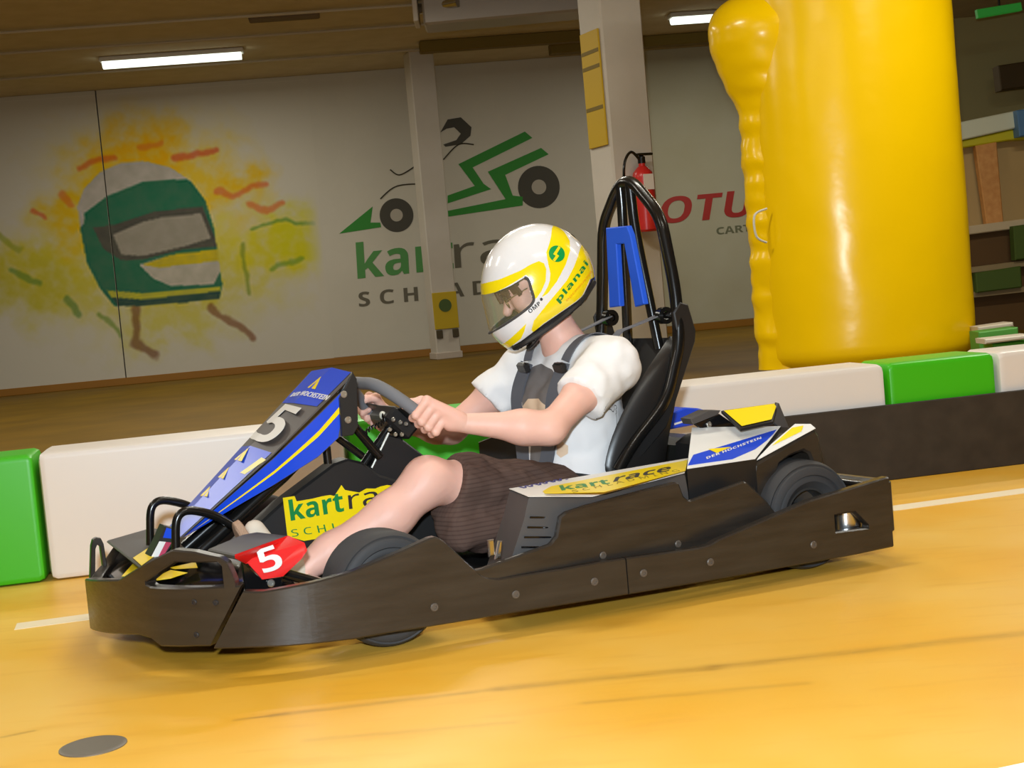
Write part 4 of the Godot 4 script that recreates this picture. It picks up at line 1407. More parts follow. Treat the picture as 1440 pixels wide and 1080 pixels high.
func strip_decal(called: String, A_: PackedVector3Array, B_: PackedVector3Array, i0: int, i1: int, t0: float, t1: float, side: float, lift: float, m: Material, parent: Node) -> void:
	var mb := MB.new()
	var p0 := Vector3.ZERO
	var p1 := Vector3.ZERO
	for i in range(i0, i1 + 1):
		var a := A_[i].lerp(B_[i], t0)
		var b := A_[i].lerp(B_[i], t1)
		var t := A_[mini(i + 1, A_.size() - 1)] - A_[maxi(i - 1, 0)]
		var n := (b - a).cross(t).normalized()
		if n.dot(Vector3(-0.3, 0.6, 0.8)) < 0.0:
			n = -n
		a += n * lift
		b += n * lift
		a.z *= side
		b.z *= side
		if i > i0:
			mb.quad(p0, a, b, p1)
		p0 = a
		p1 = b
	obj(called, mb, m, parent)
func build_nose() -> void:
	var rd := PackedVector3Array([K(1.005, 0.615, 0), K(1.117, 0.535, 0), K(1.242, 0.441, 0), K(1.468, 0.253, 0)])
	var ne := PackedVector3Array([K(1.009, 0.604, 0.163), K(1.102, 0.529, 0.153), K(1.226, 0.428, 0.141), K(1.458, 0.249, 0.082)])
	var lo := PackedVector3Array([A([-1.0523,0.4502,0.15])[0], A([-1.1142,0.4041,0.142])[0], A([-1.2294,0.3494,0.128])[0], A([-1.4361,0.2555,0.078])[0]])
	var R := PackedVector3Array()
	var N := PackedVector3Array()
	var L := PackedVector3Array()
	for k in 3:
		for j in 8:
			R.push_back(rd[k].lerp(rd[k + 1], j / 8.0))
			N.push_back(ne[k].lerp(ne[k + 1], j / 8.0))
			L.push_back(lo[k].lerp(lo[k + 1], j / 8.0))
	R.push_back(rd[3]); N.push_back(ne[3]); L.push_back(lo[3])
	var rings := []
	for i in 25:
		rings.push_back(PackedVector3Array([R[i], N[i], L[i], Vector3(L[i].x, L[i].y, -L[i].z), Vector3(N[i].x, N[i].y, -N[i].z)]))
	var mb := MB.new()
	loft(mb, rings)
	var nose := obj("nose_panel", mb, M.nosegrey, kart, "", 15.0)
	# rear flange with rivets
	var fl := A([-1.0106,0.6068,0.168,-1.0012,0.5879,0.168,-1.0097,0.469,0.168,-1.025,0.4494,0.168,-1.0551,0.4496,0.168,-1.0508,0.5453,0.168])
	quad_plate("rear_flange", fl, Vector3(0, 0, -0.012), M.black, nose)
	for q in A([-1.04,0.5539,0.169,-1.0354,0.4892,0.169]):
		screw(q, Vector3(0, 0, 1), 0.009, nose, M.bolt, "rivet")
	# blue, grey and blue fields on both facets, blue flanks with a black line along the edge
	for s in [1.0, -1.0]:
		for e in [[0, 8], [16, 24]]:
			strip_decal("blue_field", R, N, e[0], e[1], 0.0, 0.93, s, 0.0012, M.blue, nose)
		strip_decal("blue_flank", N, L, 1, 24, 0.16, 0.985, s, 0.0012, M.blue, nose)
		strip_decal("black_line", N, L, 0, 24, 0.05, 0.13, s, 0.0012, M.gloss, nose)
	var sw := MB.new()
	var prev := []
	for i in range(1, 25):
		var f := i / 24.0
		var c := lerpf(0.42, 0.66, pow(f, 0.7))
		var w := lerpf(0.17, 0.07, pow(f, 0.5))
		var o := (N[i] - R[i]).cross(L[i] - N[i]).normalized()
		var nn := Vector3(0, 0.1, 1).normalized() * 0.0024
		var p := [N[i].lerp(L[i], c - w * 0.5) + nn, N[i].lerp(L[i], c + w * 0.5) + nn]
		if i > 1:
			sw.quad(prev[0], p[0], p[1], prev[1])
		prev = p
	obj("yellow_swoosh", sw, M.yellow, nose)
	DROP = 0.06
	var P := "plane of the ridge"
	for t in [A([-1.0681,0.57,-0.021,-1.034,0.5943,-0.0056,-1.07,0.5686,0.0436]), A([-1.2793,0.41,-0.0226,-1.2472,0.4367,0.0074,-1.2788,0.4104,0.0401]), A([-1.3261,0.371,-0.0212,-1.2988,0.3938,-0.0054,-1.3259,0.3712,0.0287]), A([-1.3749,0.3305,-0.0255,-1.3499,0.3512,-0.0154,-1.3716,0.3332,0.0319])]:
		decal("yellow_triangle", t, M.yellow, nose, 0.0014, 0.0005)
	decal("yellow_bar", A([-1.3006,0.3923,0.0965,-1.2556,0.4297,0.1403,-1.2568,0.4287,0.179,-1.2998,0.3929,0.1312]), mat(c8(246, 236, 150), 0.4), nose, 0.0014, 0.0005)
	var a: PackedVector3Array = A([-1.2251,0.4537,-0.0648,-1.2307,0.4495,0.1128,-1.119,0.5335,-0.0719])
	lettering("5", a[0], a[1], a[2], M.white, nose, true, 0.003, 0.0008)
	a = A([-1.096,0.55,-0.0899,-1.0907,0.5538,0.1831,-1.0824,0.5597,-0.0925])
	lettering("DER HOCHSTEIN", a[0], a[1], a[2], M.white, nose, true, 0.003, 0.0006)
	DROP = 0.0
	# tip of the nose with its small stickers
	var tip := quad_plate("nose_tip", A([-1.483,0.2757,0.035,-1.4511,0.2619,0.035,-1.4615,0.2299,0.035,-1.493,0.1979,0.035,-1.535,0.196,0.035,-1.5065,0.2353,0.035]), Vector3(0, 0, -0.07), M.black, kart, 0.006)
	decal("blue_sticker", A([-1.4818,0.272,0.0355,-1.4548,0.2608,0.0355,-1.4623,0.2407,0.0355,-1.4929,0.249,0.0355]), M.blue, tip)
	decal("white_sticker", A([-1.5024,0.2417,0.0355,-1.4871,0.2376,0.0355,-1.5101,0.2025,0.0355,-1.5292,0.2021,0.0355]), M.white, tip)
	decal("red_sticker", A([-1.4871,0.2376,0.0355,-1.4735,0.2336,0.0355,-1.4979,0.2023,0.0355,-1.5101,0.2025,0.0355]), mat(c8(190, 60, 90), 0.4), tip)
	# tubular guards on either side of the nose
	for s in [1.0, -1.0]:
		var g: PackedVector3Array = bend(A([-1.4896,0.2099,0.135,-1.4795,0.3063,0.135,-1.452,0.3229,0.135,-1.395,0.304,0.135,-1.3556,0.2772,0.135,-1.3032,0.234,0.135]), 0.03)
		pipe("nose_guard", g if s > 0 else mirror(g), 0.0105, M.tubeblack, kart)
		pipe("nose_stay", PackedVector3Array([K(1.0, 0.50, 0.05 * s), K(1.18, 0.36, 0.05 * s), K(1.42, 0.2, 0.06 * s)]), 0.018, M.tubeblack, kart)
	pipe("nose_post", A([-1.0614,0.4193,0.06,-1.0621,0.3755,0.06]), 0.011, M.tubeblack, kart)

func build_front_pods() -> void:
	# central spoiler plate and its yellow flashes
	var sp := quad_plate("front_spoiler", A([-1.5537,0.205,-0.3702,-1.4079,0.205,-0.4845,-1.3893,0.205,-0.4023,-1.4392,0.205,0.0344,-1.5764,0.205,0.2826,-1.5778,0.205,0.1563]), Vector3(0, -0.008, 0), M.podgrey, kart, 0.003)
	decal("yellow_flash", A([-1.5642,0.206,0.0072,-1.4733,0.206,-0.1622,-1.5061,0.206,0.0122,-1.5733,0.206,0.1438]), M.yellow, sp)
	var fn := MB.new()
	var rings := []
	for e in [[1.28, 0.07, 0.17, 0.40], [1.36, 0.06, 0.19, 0.46], [1.46, 0.06, 0.18, 0.42], [1.55, 0.07, 0.165, 0.32], [1.60, 0.09, 0.15, 0.22]]:
		var ring := PackedVector3Array()
		for i in 24:
			var a := TAU * i / 24
			var cx := signf(cos(a)) * pow(absf(cos(a)), 0.5)
			var sy := signf(sin(a)) * pow(absf(sin(a)), 0.6)
			ring.push_back(K(e[0], lerpf(e[1], e[2], 0.5 + 0.5 * sy), e[3] * cx))
		rings.push_back(ring)
	loft(fn, rings)
	var fair := obj("front_fairing", fn, M.gloss, kart, "", 60.0)
	decal("yellow_flash", A([-1.6014,0.194,0.3023,-1.5186,0.194,0.199,-1.4973,0.194,0.2754,-1.5456,0.194,0.312]), M.yellow, fair)
	decal("yellow_flash", A([-1.5141,0.194,0.1662,-1.4449,0.194,0.1422,-1.4626,0.194,0.2311,-1.5085,0.194,0.1989]), M.yellow, fair)
	decal("yellow_flash", A([-1.6121,0.18,0.0925,-1.5509,0.18,-0.0678,-1.5533,0.18,0.0242,-1.5947,0.18,0.1139]), M.yellow, fair)
	# near pod: black top, red number panel folded over its edge
	var pod := quad_plate("number_pod", A([-1.4765,0.262,0.3999,-1.3615,0.262,0.2728,-1.322,0.262,0.2673,-1.2871,0.262,0.3921,-1.4518,0.262,0.5362]), Vector3(0, -0.012, 0), M.podgrey, kart, 0.003)
	var e0: PackedVector3Array = A([-1.4553,0.2635,0.5437,-1.2899,0.2635,0.4015])
	var f0: PackedVector3Array = A([-1.4127,0.2345,0.468,-1.2741,0.2523,0.468])
	var f1: PackedVector3Array = A([-1.3816,0.1876,0.478,-1.3341,0.1867,0.478,-1.2877,0.2185,0.478,-1.2726,0.2354,0.478])
	var red := MB.new()
	var r1 := PackedVector3Array([e0[0], e0[1], f0[1], f0[0]])
	extrude(red, r1, Vector3(0, -0.008, 0), 0.0)
	extrude(red, PackedVector3Array([f0[0], f0[1], f1[3], f1[2], f1[1], f1[0]]), Vector3(0, 0, -0.008), 0.0)
	obj("red_panel", red, M.red, pod, "red number panel", 60.0)
	var a: PackedVector3Array = A([-1.3779,0.2001,0.4808,-1.3292,0.2078,0.4798,-1.3932,0.2528,0.4743])
	lettering("5", a[0], a[1], a[2], M.white, pod, true, 0.003, 0.0008)
	quad_plate("pod_side", A([-1.4188,0.2321,0.466,-1.3798,0.1856,0.466,-1.3324,0.1824,0.466,-1.3357,0.1507,0.466,-1.3766,0.153,0.466,-1.4198,0.1605,0.466]), Vector3(0, 0, -0.012), M.gloss, pod, 0.002)
	screw(A([-1.3605,0.1747,0.469])[0], Vector3(0, 0, 1), 0.009, pod, M.bolt, "rivet")
	pipe("pod_stay", A([-1.31,0.1794,0.4,-1.1918,0.126,0.4]), 0.012, M.tubeblack, kart)

func build_side() -> void:
	for s in [1.0, -1.0]:
		var tp: PackedVector3Array = A([-0.7425,0.296,0.4454]) + A([-0.7734,0.2955,0.606]) + A([-0.6198,0.2757,0.634]) + A([-0.3459,0.2929,0.612]) + A([-0.1999,0.296,0.4046])
		if s < 0:          # the far pod is shorter and lower
			for i in 3:
				tp[i].x = -0.43
			for i in 5:
				tp[i].y -= 0.062
				tp[i].z *= 0.83
		var mb := MB.new()
		var rings := []
		for e in [[0.0, 0.006, 0.0], [0.006, 0.0, 0.0], [0.05, -0.004, 0.012], [0.2, -0.004, 0.085], [0.24, 0.0, 0.10]]:
			var ring := PackedVector3Array()
			var c := (tp[0] + tp[1] + tp[2] + tp[3] + tp[4]) / 5.0
			for i in 5:
				var q: Vector3 = tp[i] + (c - tp[i]).normalized() * e[1]
				q.y -= e[0]
				if i < 2:
					q.x -= e[2]
				q.z *= s
				ring.push_back(q)
			rings.push_back(ring)
		loft(mb, rings)
		var pod := obj("side_pod", mb, M.podgrey, kart, "", 50.0)
		var lid := tp.duplicate()
		if s < 0:
			lid = mirror(lid)
		decal("white_top", lid, M.white, pod, 0.0006, 0.001)
		if s > 0:
			decal("yellow_sticker", A([-0.7169,0.2978,0.5716,-0.6649,0.2978,0.5167,-0.2241,0.2978,0.44,-0.3399,0.2978,0.6067,-0.5898,0.2978,0.708,-0.6376,0.2978,0.725,-0.7185,0.2978,0.6279,-0.7304,0.2978,0.608]), M.yellow, pod, 0.0, 0.0006)
			var a: PackedVector3Array = A([-0.6867,0.2985,0.611,-0.5616,0.2985,0.621,-0.6503,0.2985,0.5295])
			lettering("kart", a[0], a[1], a[2], M.green, pod, true, 0.0, 0.0004)
			a = A([-0.5454,0.2985,0.6067,-0.363,0.2985,0.5724,-0.4967,0.2985,0.5376])
			lettering("race", a[0], a[1], a[2], M.ink, pod, true, 0.0, 0.0004)
			a = A([-0.6878,0.2985,0.6681,-0.3527,0.2985,0.6043,-0.674,0.2985,0.6327])
			lettering("S C H L A D M I N G", a[0], a[1], a[2], mat(c8(150, 126, 20), 0.4), pod, false, 0.0, 0.0003)
			a = A([-0.7278,0.2978,0.4818,-0.5788,0.2978,0.4486,-0.7177,0.2978,0.4465])
			lettering("www.", a[0], a[1], a[2], M.navy, pod, true, 0.0, 0.0004)
			for q in [A([-0.7763,0.2516,0.612,-0.7035,0.24,0.612,-0.7049,0.2358,0.612,-0.7776,0.2475,0.612]), A([-0.7855,0.2298,0.613,-0.7147,0.2181,0.613,-0.7161,0.2142,0.613,-0.7868,0.2257,0.613]), A([-0.7964,0.2084,0.614,-0.7268,0.1975,0.614,-0.7281,0.1935,0.614,-0.7977,0.2045,0.614]), A([-0.8065,0.1869,0.615,-0.7627,0.1799,0.615,-0.765,0.1761,0.615,-0.8078,0.1829,0.615])]:
				quad_plate("louvre", q, Vector3(0, 0, 0.004), M.gloss, pod, 0.0008)
			for q in [A([-0.8859,0.2126,0.6,-0.8714,0.2128,0.6,-0.8715,0.1757,0.6,-0.8881,0.1734,0.6]), A([-0.8593,0.2068,0.6,-0.8503,0.2053,0.6,-0.858,0.1652,0.6,-0.8725,0.1659,0.6])]:
				quad_plate("latch", q, Vector3(0, 0, 0.012), M.steel, pod, 0.003, "chrome latch")
		# flat board standing in front of the pod
		var bd: PackedVector3Array = A([-0.9599,0.1598,0.655,-0.9246,0.1604,0.655,-0.7515,0.187,0.655,-0.7332,0.2031,0.655,-0.7196,0.2457,0.655,-0.7019,0.2546,0.655,-0.6502,0.262,0.655,-0.4034,0.2824,0.655,-0.3916,0.2791,0.655,-0.3808,0.2448,0.655,-0.3696,0.2345,0.655,-0.3575,0.2327,0.655,-0.2051,0.2565,0.655,-0.1929,0.2512,0.655,-0.1382,0.1955,0.655,-0.1153,0.1636,0.655,-0.1872,0.1335,0.655,-0.292,0.12,0.655,-0.3471,0.1078,0.655,-0.6341,0.117,0.655,-0.8908,0.1239,0.655,-0.9203,0.1321,0.655])
		if s < 0:
			for i in bd.size():
				bd[i] = Vector3(bd[i].x, minf(bd[i].y, 0.19), -bd[i].z * 0.83)
		var board := quad_plate("side_board", bd, Vector3(0, 0, -0.018) if s > 0 else Vector3(0, 0, 0.018), M.bumper, kart, 0.004)
		if s > 0:
			for q in A([-0.6171,0.1396,0.656,-0.4094,0.1335,0.656]):
				screw(q, Vector3(0, 0, 1), 0.009, board, M.screw)

func build_rear() -> void:
	for s in [1.0, -1.0]:
		var tp: PackedVector3Array = A([-0.3316,0.2997,0.6006,-0.1828,0.3744,0.4087,0.0561,0.3514,0.4678,-0.131,0.298,0.6052])
		var mb := MB.new()
		var bt := PackedVector3Array()
		for q in tp:
			bt.push_back(Vector3(q.x, 0.12, q.z))
		if s < 0:
			tp = mirror(tp)
			bt = mirror(bt)
		loft(mb, [tp, bt])
		var f := obj("rear_fairing", mb, M.black, kart)
		decal("white_top", tp, M.white, f, 0.0008, 0.001)
		var bl: PackedVector3Array = A([-0.3205,0.3062,0.588,-0.2726,0.3235,0.5433,0.0302,0.3468,0.4835,0.0076,0.3401,0.5007,-0.0377,0.3288,0.5299,-0.098,0.3163,0.562,-0.1897,0.3049,0.5913])
		if s < 0:
			bl = mirror(bl)
		decal("blue_sticker", bl, M.blue, f, 0.0006, 0.0006)
		if s > 0:
			decal("yellow_triangle", A([-0.2183,0.3301,0.5304,-0.1537,0.3275,0.5369,-0.2101,0.3205,0.5549]), M.yellow, f, 0.0008, 0.0005)
			var a: PackedVector3Array = A([-0.2549,0.3125,0.5755,-0.0447,0.3346,0.5187,-0.2497,0.3165,0.5652])
			lettering("DER HOCHSTEIN", a[0], a[1], a[2], M.white, f, true, 0.0006, 0.0004)
		# wheel guard
		var wg: PackedVector3Array = A([-0.1321,0.2855,0.605,0.0609,0.3496,0.605,0.073,0.3334,0.605,0.0817,0.2807,0.605,0.0827,0.1957,0.605,0.053,0.1962,0.605,0.0462,0.2671,0.605,0.037,0.2903,0.605,0.0199,0.2999,0.605,-0.0212,0.2925,0.605,-0.056,0.2771,0.605,-0.0697,0.2499,0.605,-0.0855,0.1542,0.605,-0.153,0.2039,0.605])
		if s < 0:
			wg = mirror(wg)
			for i in wg.size():
				wg[i].z *= 0.83
		var guard := quad_plate("wheel_guard", wg, Vector3(0, 0, -0.2 * s), M.bumper, kart, 0.006)
		var gt: PackedVector3Array = A([-0.1283,0.2899,0.5973,-0.0537,0.3239,0.5721,0.0398,0.3627,0.5515,0.0665,0.3607,0.5817,0.0631,0.3512,0.6052])
		if s < 0:
			gt = mirror(gt)
		decal("white_top", gt, M.white, guard, 0.001, 0.001)
		if s > 0:
			decal("yellow_sticker", A([-0.0581,0.3213,0.5808,0.0232,0.3559,0.5605,0.0484,0.359,0.5754,0.0293,0.3473,0.59]), M.yellow, guard, 0.001, 0.0006)
	# blue cover over the far rear corner
	var cov := quad_plate("rear_cover", A([0.1095,0.3081,-0.16,0.1272,0.3582,-0.16,0.1695,0.3685,-0.16,0.2155,0.361,-0.16,0.2714,0.3412,-0.16,0.2328,0.3237,-0.16,0.1924,0.311,-0.16]), Vector3(0, 0, -0.12), M.blue, kart, 0.004)
	decal("white_stripe", A([0.1234,0.326,-0.159,0.1862,0.3337,-0.159,0.1856,0.3283,-0.159,0.1228,0.3196,-0.159]), M.white, cov)
	# small spoiler over the near fairing
	var wing := quad_plate("rear_wing", A([-0.0995,0.4118,0.4261,0.0729,0.413,0.441,0.0042,0.3744,0.5066,-0.1001,0.3687,0.5071]), Vector3(0, -0.010, 0), M.black, kart, 0.002)
	decal("yellow_field", A([-0.0956,0.4097,0.4332,0.0661,0.4111,0.4467,0.0031,0.3781,0.5024,-0.093,0.3723,0.5039]), M.yellow, wing, 0.0008, 0.0006)
	quad_plate("wing_bracket", A([-0.2051,0.4026,0.44,-0.1464,0.4178,0.44,-0.109,0.4134,0.44,-0.1189,0.4034,0.44,-0.1979,0.3869,0.44]), Vector3(0, 0, -0.05), M.podgrey, wing, 0.002)
	quad_plate("wing_leg", A([0.0566,0.4154,0.46,0.0633,0.4127,0.46,0.0893,0.3451,0.46,0.07,0.3379,0.46,0.0378,0.3646,0.46]), Vector3(0, 0, -0.012), M.podgrey, wing, 0.002)
	quad_plate("wing_web", A([-0.1825,0.386,0.42,-0.1007,0.4023,0.42,-0.0458,0.3618,0.42,-0.0424,0.35,0.42,-0.1316,0.3611,0.42,-0.1639,0.3726,0.42]), Vector3(0, 0, -0.01), M.gloss, wing, 0.002)
	screw(A([-0.1373,0.3787,0.421])[0], Vector3(0, 0, 1), 0.008, wing, M.bolt, "rivet")

func build_cockpit() -> void:
	# centre board with the sticker
	var cb := quad_plate("centre_board", A([-1.3359,0.1914,0.045,-1.191,0.2901,0.045,-1.0399,0.3715,0.045,-1.0002,0.3791,0.045,-0.9625,0.3648,0.045,-0.917,0.325,0.045,-0.7117,0.2352,0.045,-0.7271,0.0836,0.045,-0.8994,0.0074,0.045,-1.2055,0.0608,0.045,-1.3191,0.1257,0.045]), Vector3(0, 0, -0.075), M.black, kart, 0.006)
	decal("yellow_sticker", A([-1.1852,0.3039,0.046,-1.1542,0.304,0.046,-1.15,0.2897,0.046,-1.1062,0.2906,0.046,-1.0831,0.2928,0.046,-1.0599,0.2931,0.046,-1.0488,0.2888,0.046,-1.0268,0.3143,0.046,-1.0185,0.3002,0.046,-0.9977,0.2935,0.046,-0.9806,0.2882,0.046,-0.9601,0.2956,0.046,-0.9357,0.2921,0.046,-0.9204,0.2956,0.046,-0.9023,0.2968,0.046,-0.871,0.2886,0.046,-0.8409,0.2862,0.046,-0.8121,0.2689,0.046,-0.7977,0.2097,0.046,-0.9615,0.1855,0.046,-1.0786,0.187,0.046,-1.1408,0.1865,0.046,-1.1833,0.2052,0.046]), M.yellow, cb)
	var a: PackedVector3Array = A([-1.1704,0.2417,0.047,-1.0264,0.2458,0.047,-1.1723,0.2967,0.047])
	lettering("kart", a[0], a[1], a[2], M.green, cb, true, 0.0005, 0.0006)
	a = A([-1.0125,0.2483,0.047,-0.8251,0.2462,0.047,-1.0125,0.2864,0.047])
	lettering("race", a[0], a[1], a[2], M.ink, cb, false, 0.0005, 0.0006)
	a = A([-1.1708,0.2016,0.047,-0.8196,0.1998,0.047,-1.1736,0.2203,0.047])
	lettering("S C H L A D M I N G", a[0], a[1], a[2], M.green, cb, false, 0.0005, 0.0006)
	quad_plate("column_fairing", A([-0.8807,0.4263,0.03,-0.8456,0.4143,0.03,-0.782,0.3568,0.03,-0.7013,0.271,0.03,-0.709,0.1949,0.03,-0.9371,0.2666,0.03,-0.9354,0.3414,0.03]), Vector3(0, 0, -0.05), M.black, kart, 0.004)
	pipe("fairing_edge", A([-0.8779,0.4299,0.034,-0.9345,0.3453,0.034]), 0.0035, M.bolt, kart, 6)
	pipe("column_strut", A([-0.9833,0.4646,0.06,-0.9197,0.375,0.06]), 0.012, M.tubeblack, kart)
	pipe("column_strut", A([-1.0306,0.4437,0.04,-0.9591,0.3789,0.04]), 0.010, M.tubeblack, kart)
	# steering wheel
	var c := K(0.835, 0.468, 0.0)
	var tv := Vector3(-0.68, 0.733, 0)
	var zv := Vector3(0, 0, 1)
	var nv := Vector3(0.733, 0.68, 0)
	var rim := PackedVector3Array()
	for q in B([0.15, -0.052, 0.174, -0.036, 0.181, 0.0, 0.172, 0.045, 0.135, 0.098, 0.08, 0.130, 0, 0.133]):
		rim.push_back(c + zv * q.x + tv * q.y)
	for i in range(5, -1, -1):
		rim.push_back(Vector3(rim[i].x, rim[i].y, -rim[i].z))
	var mb := MB.new()
	tube(mb, smooth_pts(rim, 5), 0.0165, 14)
	var sw := obj("steering_wheel", mb, M.grip, kart, "grey padded steering wheel")
	for s in [1.0, -1.0]:
		mb = MB.new()
		extrude(mb, PackedVector3Array([c + zv * 0.03 * s + tv * 0.03, c + zv * 0.168 * s + tv * 0.045, c + zv * 0.168 * s - tv * 0.005, c + zv * 0.03 * s - tv * 0.03]), nv * 0.006, 0.001)
		obj("spoke", mb, M.black, sw)
	mb = MB.new()
	var wb := Basis(zv, nv, zv.cross(nv))
	rbox(mb, c - nv * 0.02, Vector3(0.13, 0.05, 0.09), 0.008, wb)
	obj("hub", mb, M.black, sw)
	mb = MB.new()
	ball(mb, A([-0.8894,0.4781,0.03])[0], Vector3(0.009, 0.011, 0.009))
	obj("white_knob", mb, mat(c8(220, 216, 200), 0.4), sw)
	for q in A([-0.8844,0.4687,0.09,-0.8655,0.459,0.09,-0.8501,0.4534,0.09,-0.8968,0.4442,0.09,-0.8824,0.4295,0.09,-0.8647,0.4273,0.09]):
		screw(q, Vector3(0, 0, 1), 0.006, sw, M.bolt)
	var coil := PackedVector3Array()
	var cp: PackedVector3Array = smooth_pts(A([-0.9533,0.4345,0.05,-0.936,0.4491,0.05,-0.9094,0.457,0.05,-0.8923,0.468,0.05,-0.8973,0.4779,0.05]), 12)
	for i in cp.size():
		var an := i * 1.5
		coil.push_back(cp[i] + Vector3(0, cos(an), sin(an)) * 0.006)
	pipe("coiled_cable", coil, 0.0025, M.tubeblack, kart, 6)
	pipe("steering_column", PackedVector3Array([c - nv * 0.03, K(1.12, 0.16, 0)]), 0.012, M.tubeblack, kart)
	# seat shell
	var st := [[0.68, 0.135, 0.0, 1.0, 0.165, 0.015], [0.52, 0.09, 0.0, 1.0, 0.185, 0.06], [0.36, 0.068, 0.12, 0.99, 0.2, 0.12], [0.24, 0.09, 0.5, 0.86, 0.205, 0.17], [0.155, 0.2, 0.9, 0.42, 0.205, 0.2], [0.11, 0.34, 0.96, 0.25, 0.205, 0.185], [0.07, 0.48, 0.97, 0.22, 0.2, 0.125], [0.05, 0.56, 0.98, 0.2, 0.185, 0.07], [0.04, 0.60, 0.98, 0.2, 0.165, 0.035]]
	var cs := B([-1.0, 1.0, -1.04, 0.72, -0.99, 0.38, -0.9, 0.14, -0.72, 0.03, -0.4, 0, 0, 0, 0.4, 0, 0.72, 0.03, 0.9, 0.14, 0.99, 0.38, 1.04, 0.72, 1.0, 1.0])
	var rings := []
	for e in st:
		var ring := PackedVector3Array()
		var n := Vector2(e[2], e[3]).normalized()
		for i in cs.size():
			ring.push_back(K(e[0] + n.x * e[5] * cs[i].y, e[1] + n.y * e[5] * cs[i].y, e[4] * cs[i].x))
		for i in range(cs.size() - 1, -1, -1):
			var q := cs[i]
			ring.push_back(K(e[0] + n.x * (e[5] * q.y - 0.016), e[1] + n.y * (e[5] * q.y - 0.016), e[4] * q.x + signf(q.x) * 0.014 * absf(q.x)))
		rings.push_back(ring)
	var fine := []
	for k in rings.size() - 1:
		for j in 4:
			var ring := PackedVector3Array()
			for i in rings[0].size():
				ring.push_back(rings[k][i].cubic_interpolate(rings[k + 1][i], rings[maxi(k - 1, 0)][i], rings[mini(k + 2, rings.size() - 1)][i], j / 4.0))
			fine.push_back(ring)
	fine.push_back(rings[rings.size() - 1])
	mb = MB.new()
	loft(mb, fine, false)
	for e in [0, fine.size() - 1]:
		var r: PackedVector3Array = fine[e]
		var nn := r.size()
		for i in nn / 2 - 1:
			mb.quad(r[i], r[i + 1], r[nn - 2 - i], r[nn - 1 - i])
	obj("seat", mb, M.seat, kart, "black moulded bucket seat", 50.0)
	for s in [1.0, -1.0]:
		var pl: PackedVector3Array = A([-0.0674,0.6989,0.226,-0.0427,0.691,0.226,-0.0243,0.6168,0.226,-0.0294,0.5878,0.226,-0.0758,0.4944,0.226,-0.1219,0.4017,0.226,-0.1439,0.3652,0.226,-0.2257,0.2976,0.226,-0.2795,0.2758,0.226,-0.2315,0.3527,0.226,-0.1437,0.4374,0.226,-0.0953,0.5317,0.226,-0.0824,0.5929,0.226,-0.0908,0.6717,0.226])
		quad_plate("seat_support", pl if s > 0 else mirror(pl), Vector3(0, 0, -0.012 * s), M.black, kart, 0.003)
	# roll hoop
	var HL: PackedVector3Array = A([-0.0741,0.5883,0.216]) + A([-0.1393,0.4329,0.222]) + A([-0.2484,0.3391,0.222]) + A([-0.3092,0.266,0.222])
	var HR := mirror(HL)
	var hp := PackedVector3Array([HL[3], HL[2], HL[1], HL[0], K(0.065, 0.736, 0.2), K(0.066, 0.94, 0.158), K(0.071, 1.05, 0.035), K(0.071, 1.05, -0.035), K(0.066, 0.94, -0.158), K(0.065, 0.736, -0.2), HR[0], HR[1], HR[2], HR[3]])
	mb = MB.new()
	tube(mb, bend(hp, 0.05), 0.0175, 16)
	var hoop := obj("roll_hoop", mb, M.tubeblack, kart, "black tubular roll hoop")
	for s in [1.0, -1.0]:
		pipe("inner_brace", bend(PackedVector3Array([K(0.075, 1.045, 0.026 * s), K(0.075, 0.93, 0.03 * s), K(0.06, 0.57, 0.085 * s)]), 0.08), 0.0145, M.tubeblack, hoop)
	quad_plate("blue_pad", A([-0.098,0.9269,-0.0609,-0.098,0.9238,0.0577,-0.098,0.8967,0.0726,-0.098,0.7011,0.1135,-0.098,0.6946,0.063,-0.098,0.8753,0.0342,-0.098,0.8762,-0.009,-0.098,0.6989,-0.0184,-0.098,0.6966,-0.0793]), Vector3(-0.018, 0, 0), M.bluepad, hoop, 0.003, "blue foam pad on the roll hoop")
	for s in [1.0, -1.0]:
		pipe("belt_stub", PackedVector3Array([K(0.072, 0.665, 0.205 * s), K(0.075, 0.665, 0.14 * s)]), 0.008, M.tubeblack, hoop)
	for q in [K(0.075, 0.665, 0.15), K(0.075, 0.665, -0.15)]:
		mb = MB.new()
		torus_lathe(mb, B([0.012, -0.012, 0.024, -0.012, 0.024, 0.012, 0.012, 0.012]), q, Vector3(0, 0, 1), 16)
		obj("belt_bracket", mb, M.tubeblack, hoop)
func V(f: Array) -> Vector3:
	return K(f[0], f[1], f[2])
func bn(a: Vector3, b: Vector3, ra: float, rb: float, clip: Array = []) -> Array:
	return [a, b, ra, rb, clip] if clip.size() > 0 else [a, b, ra, rb]
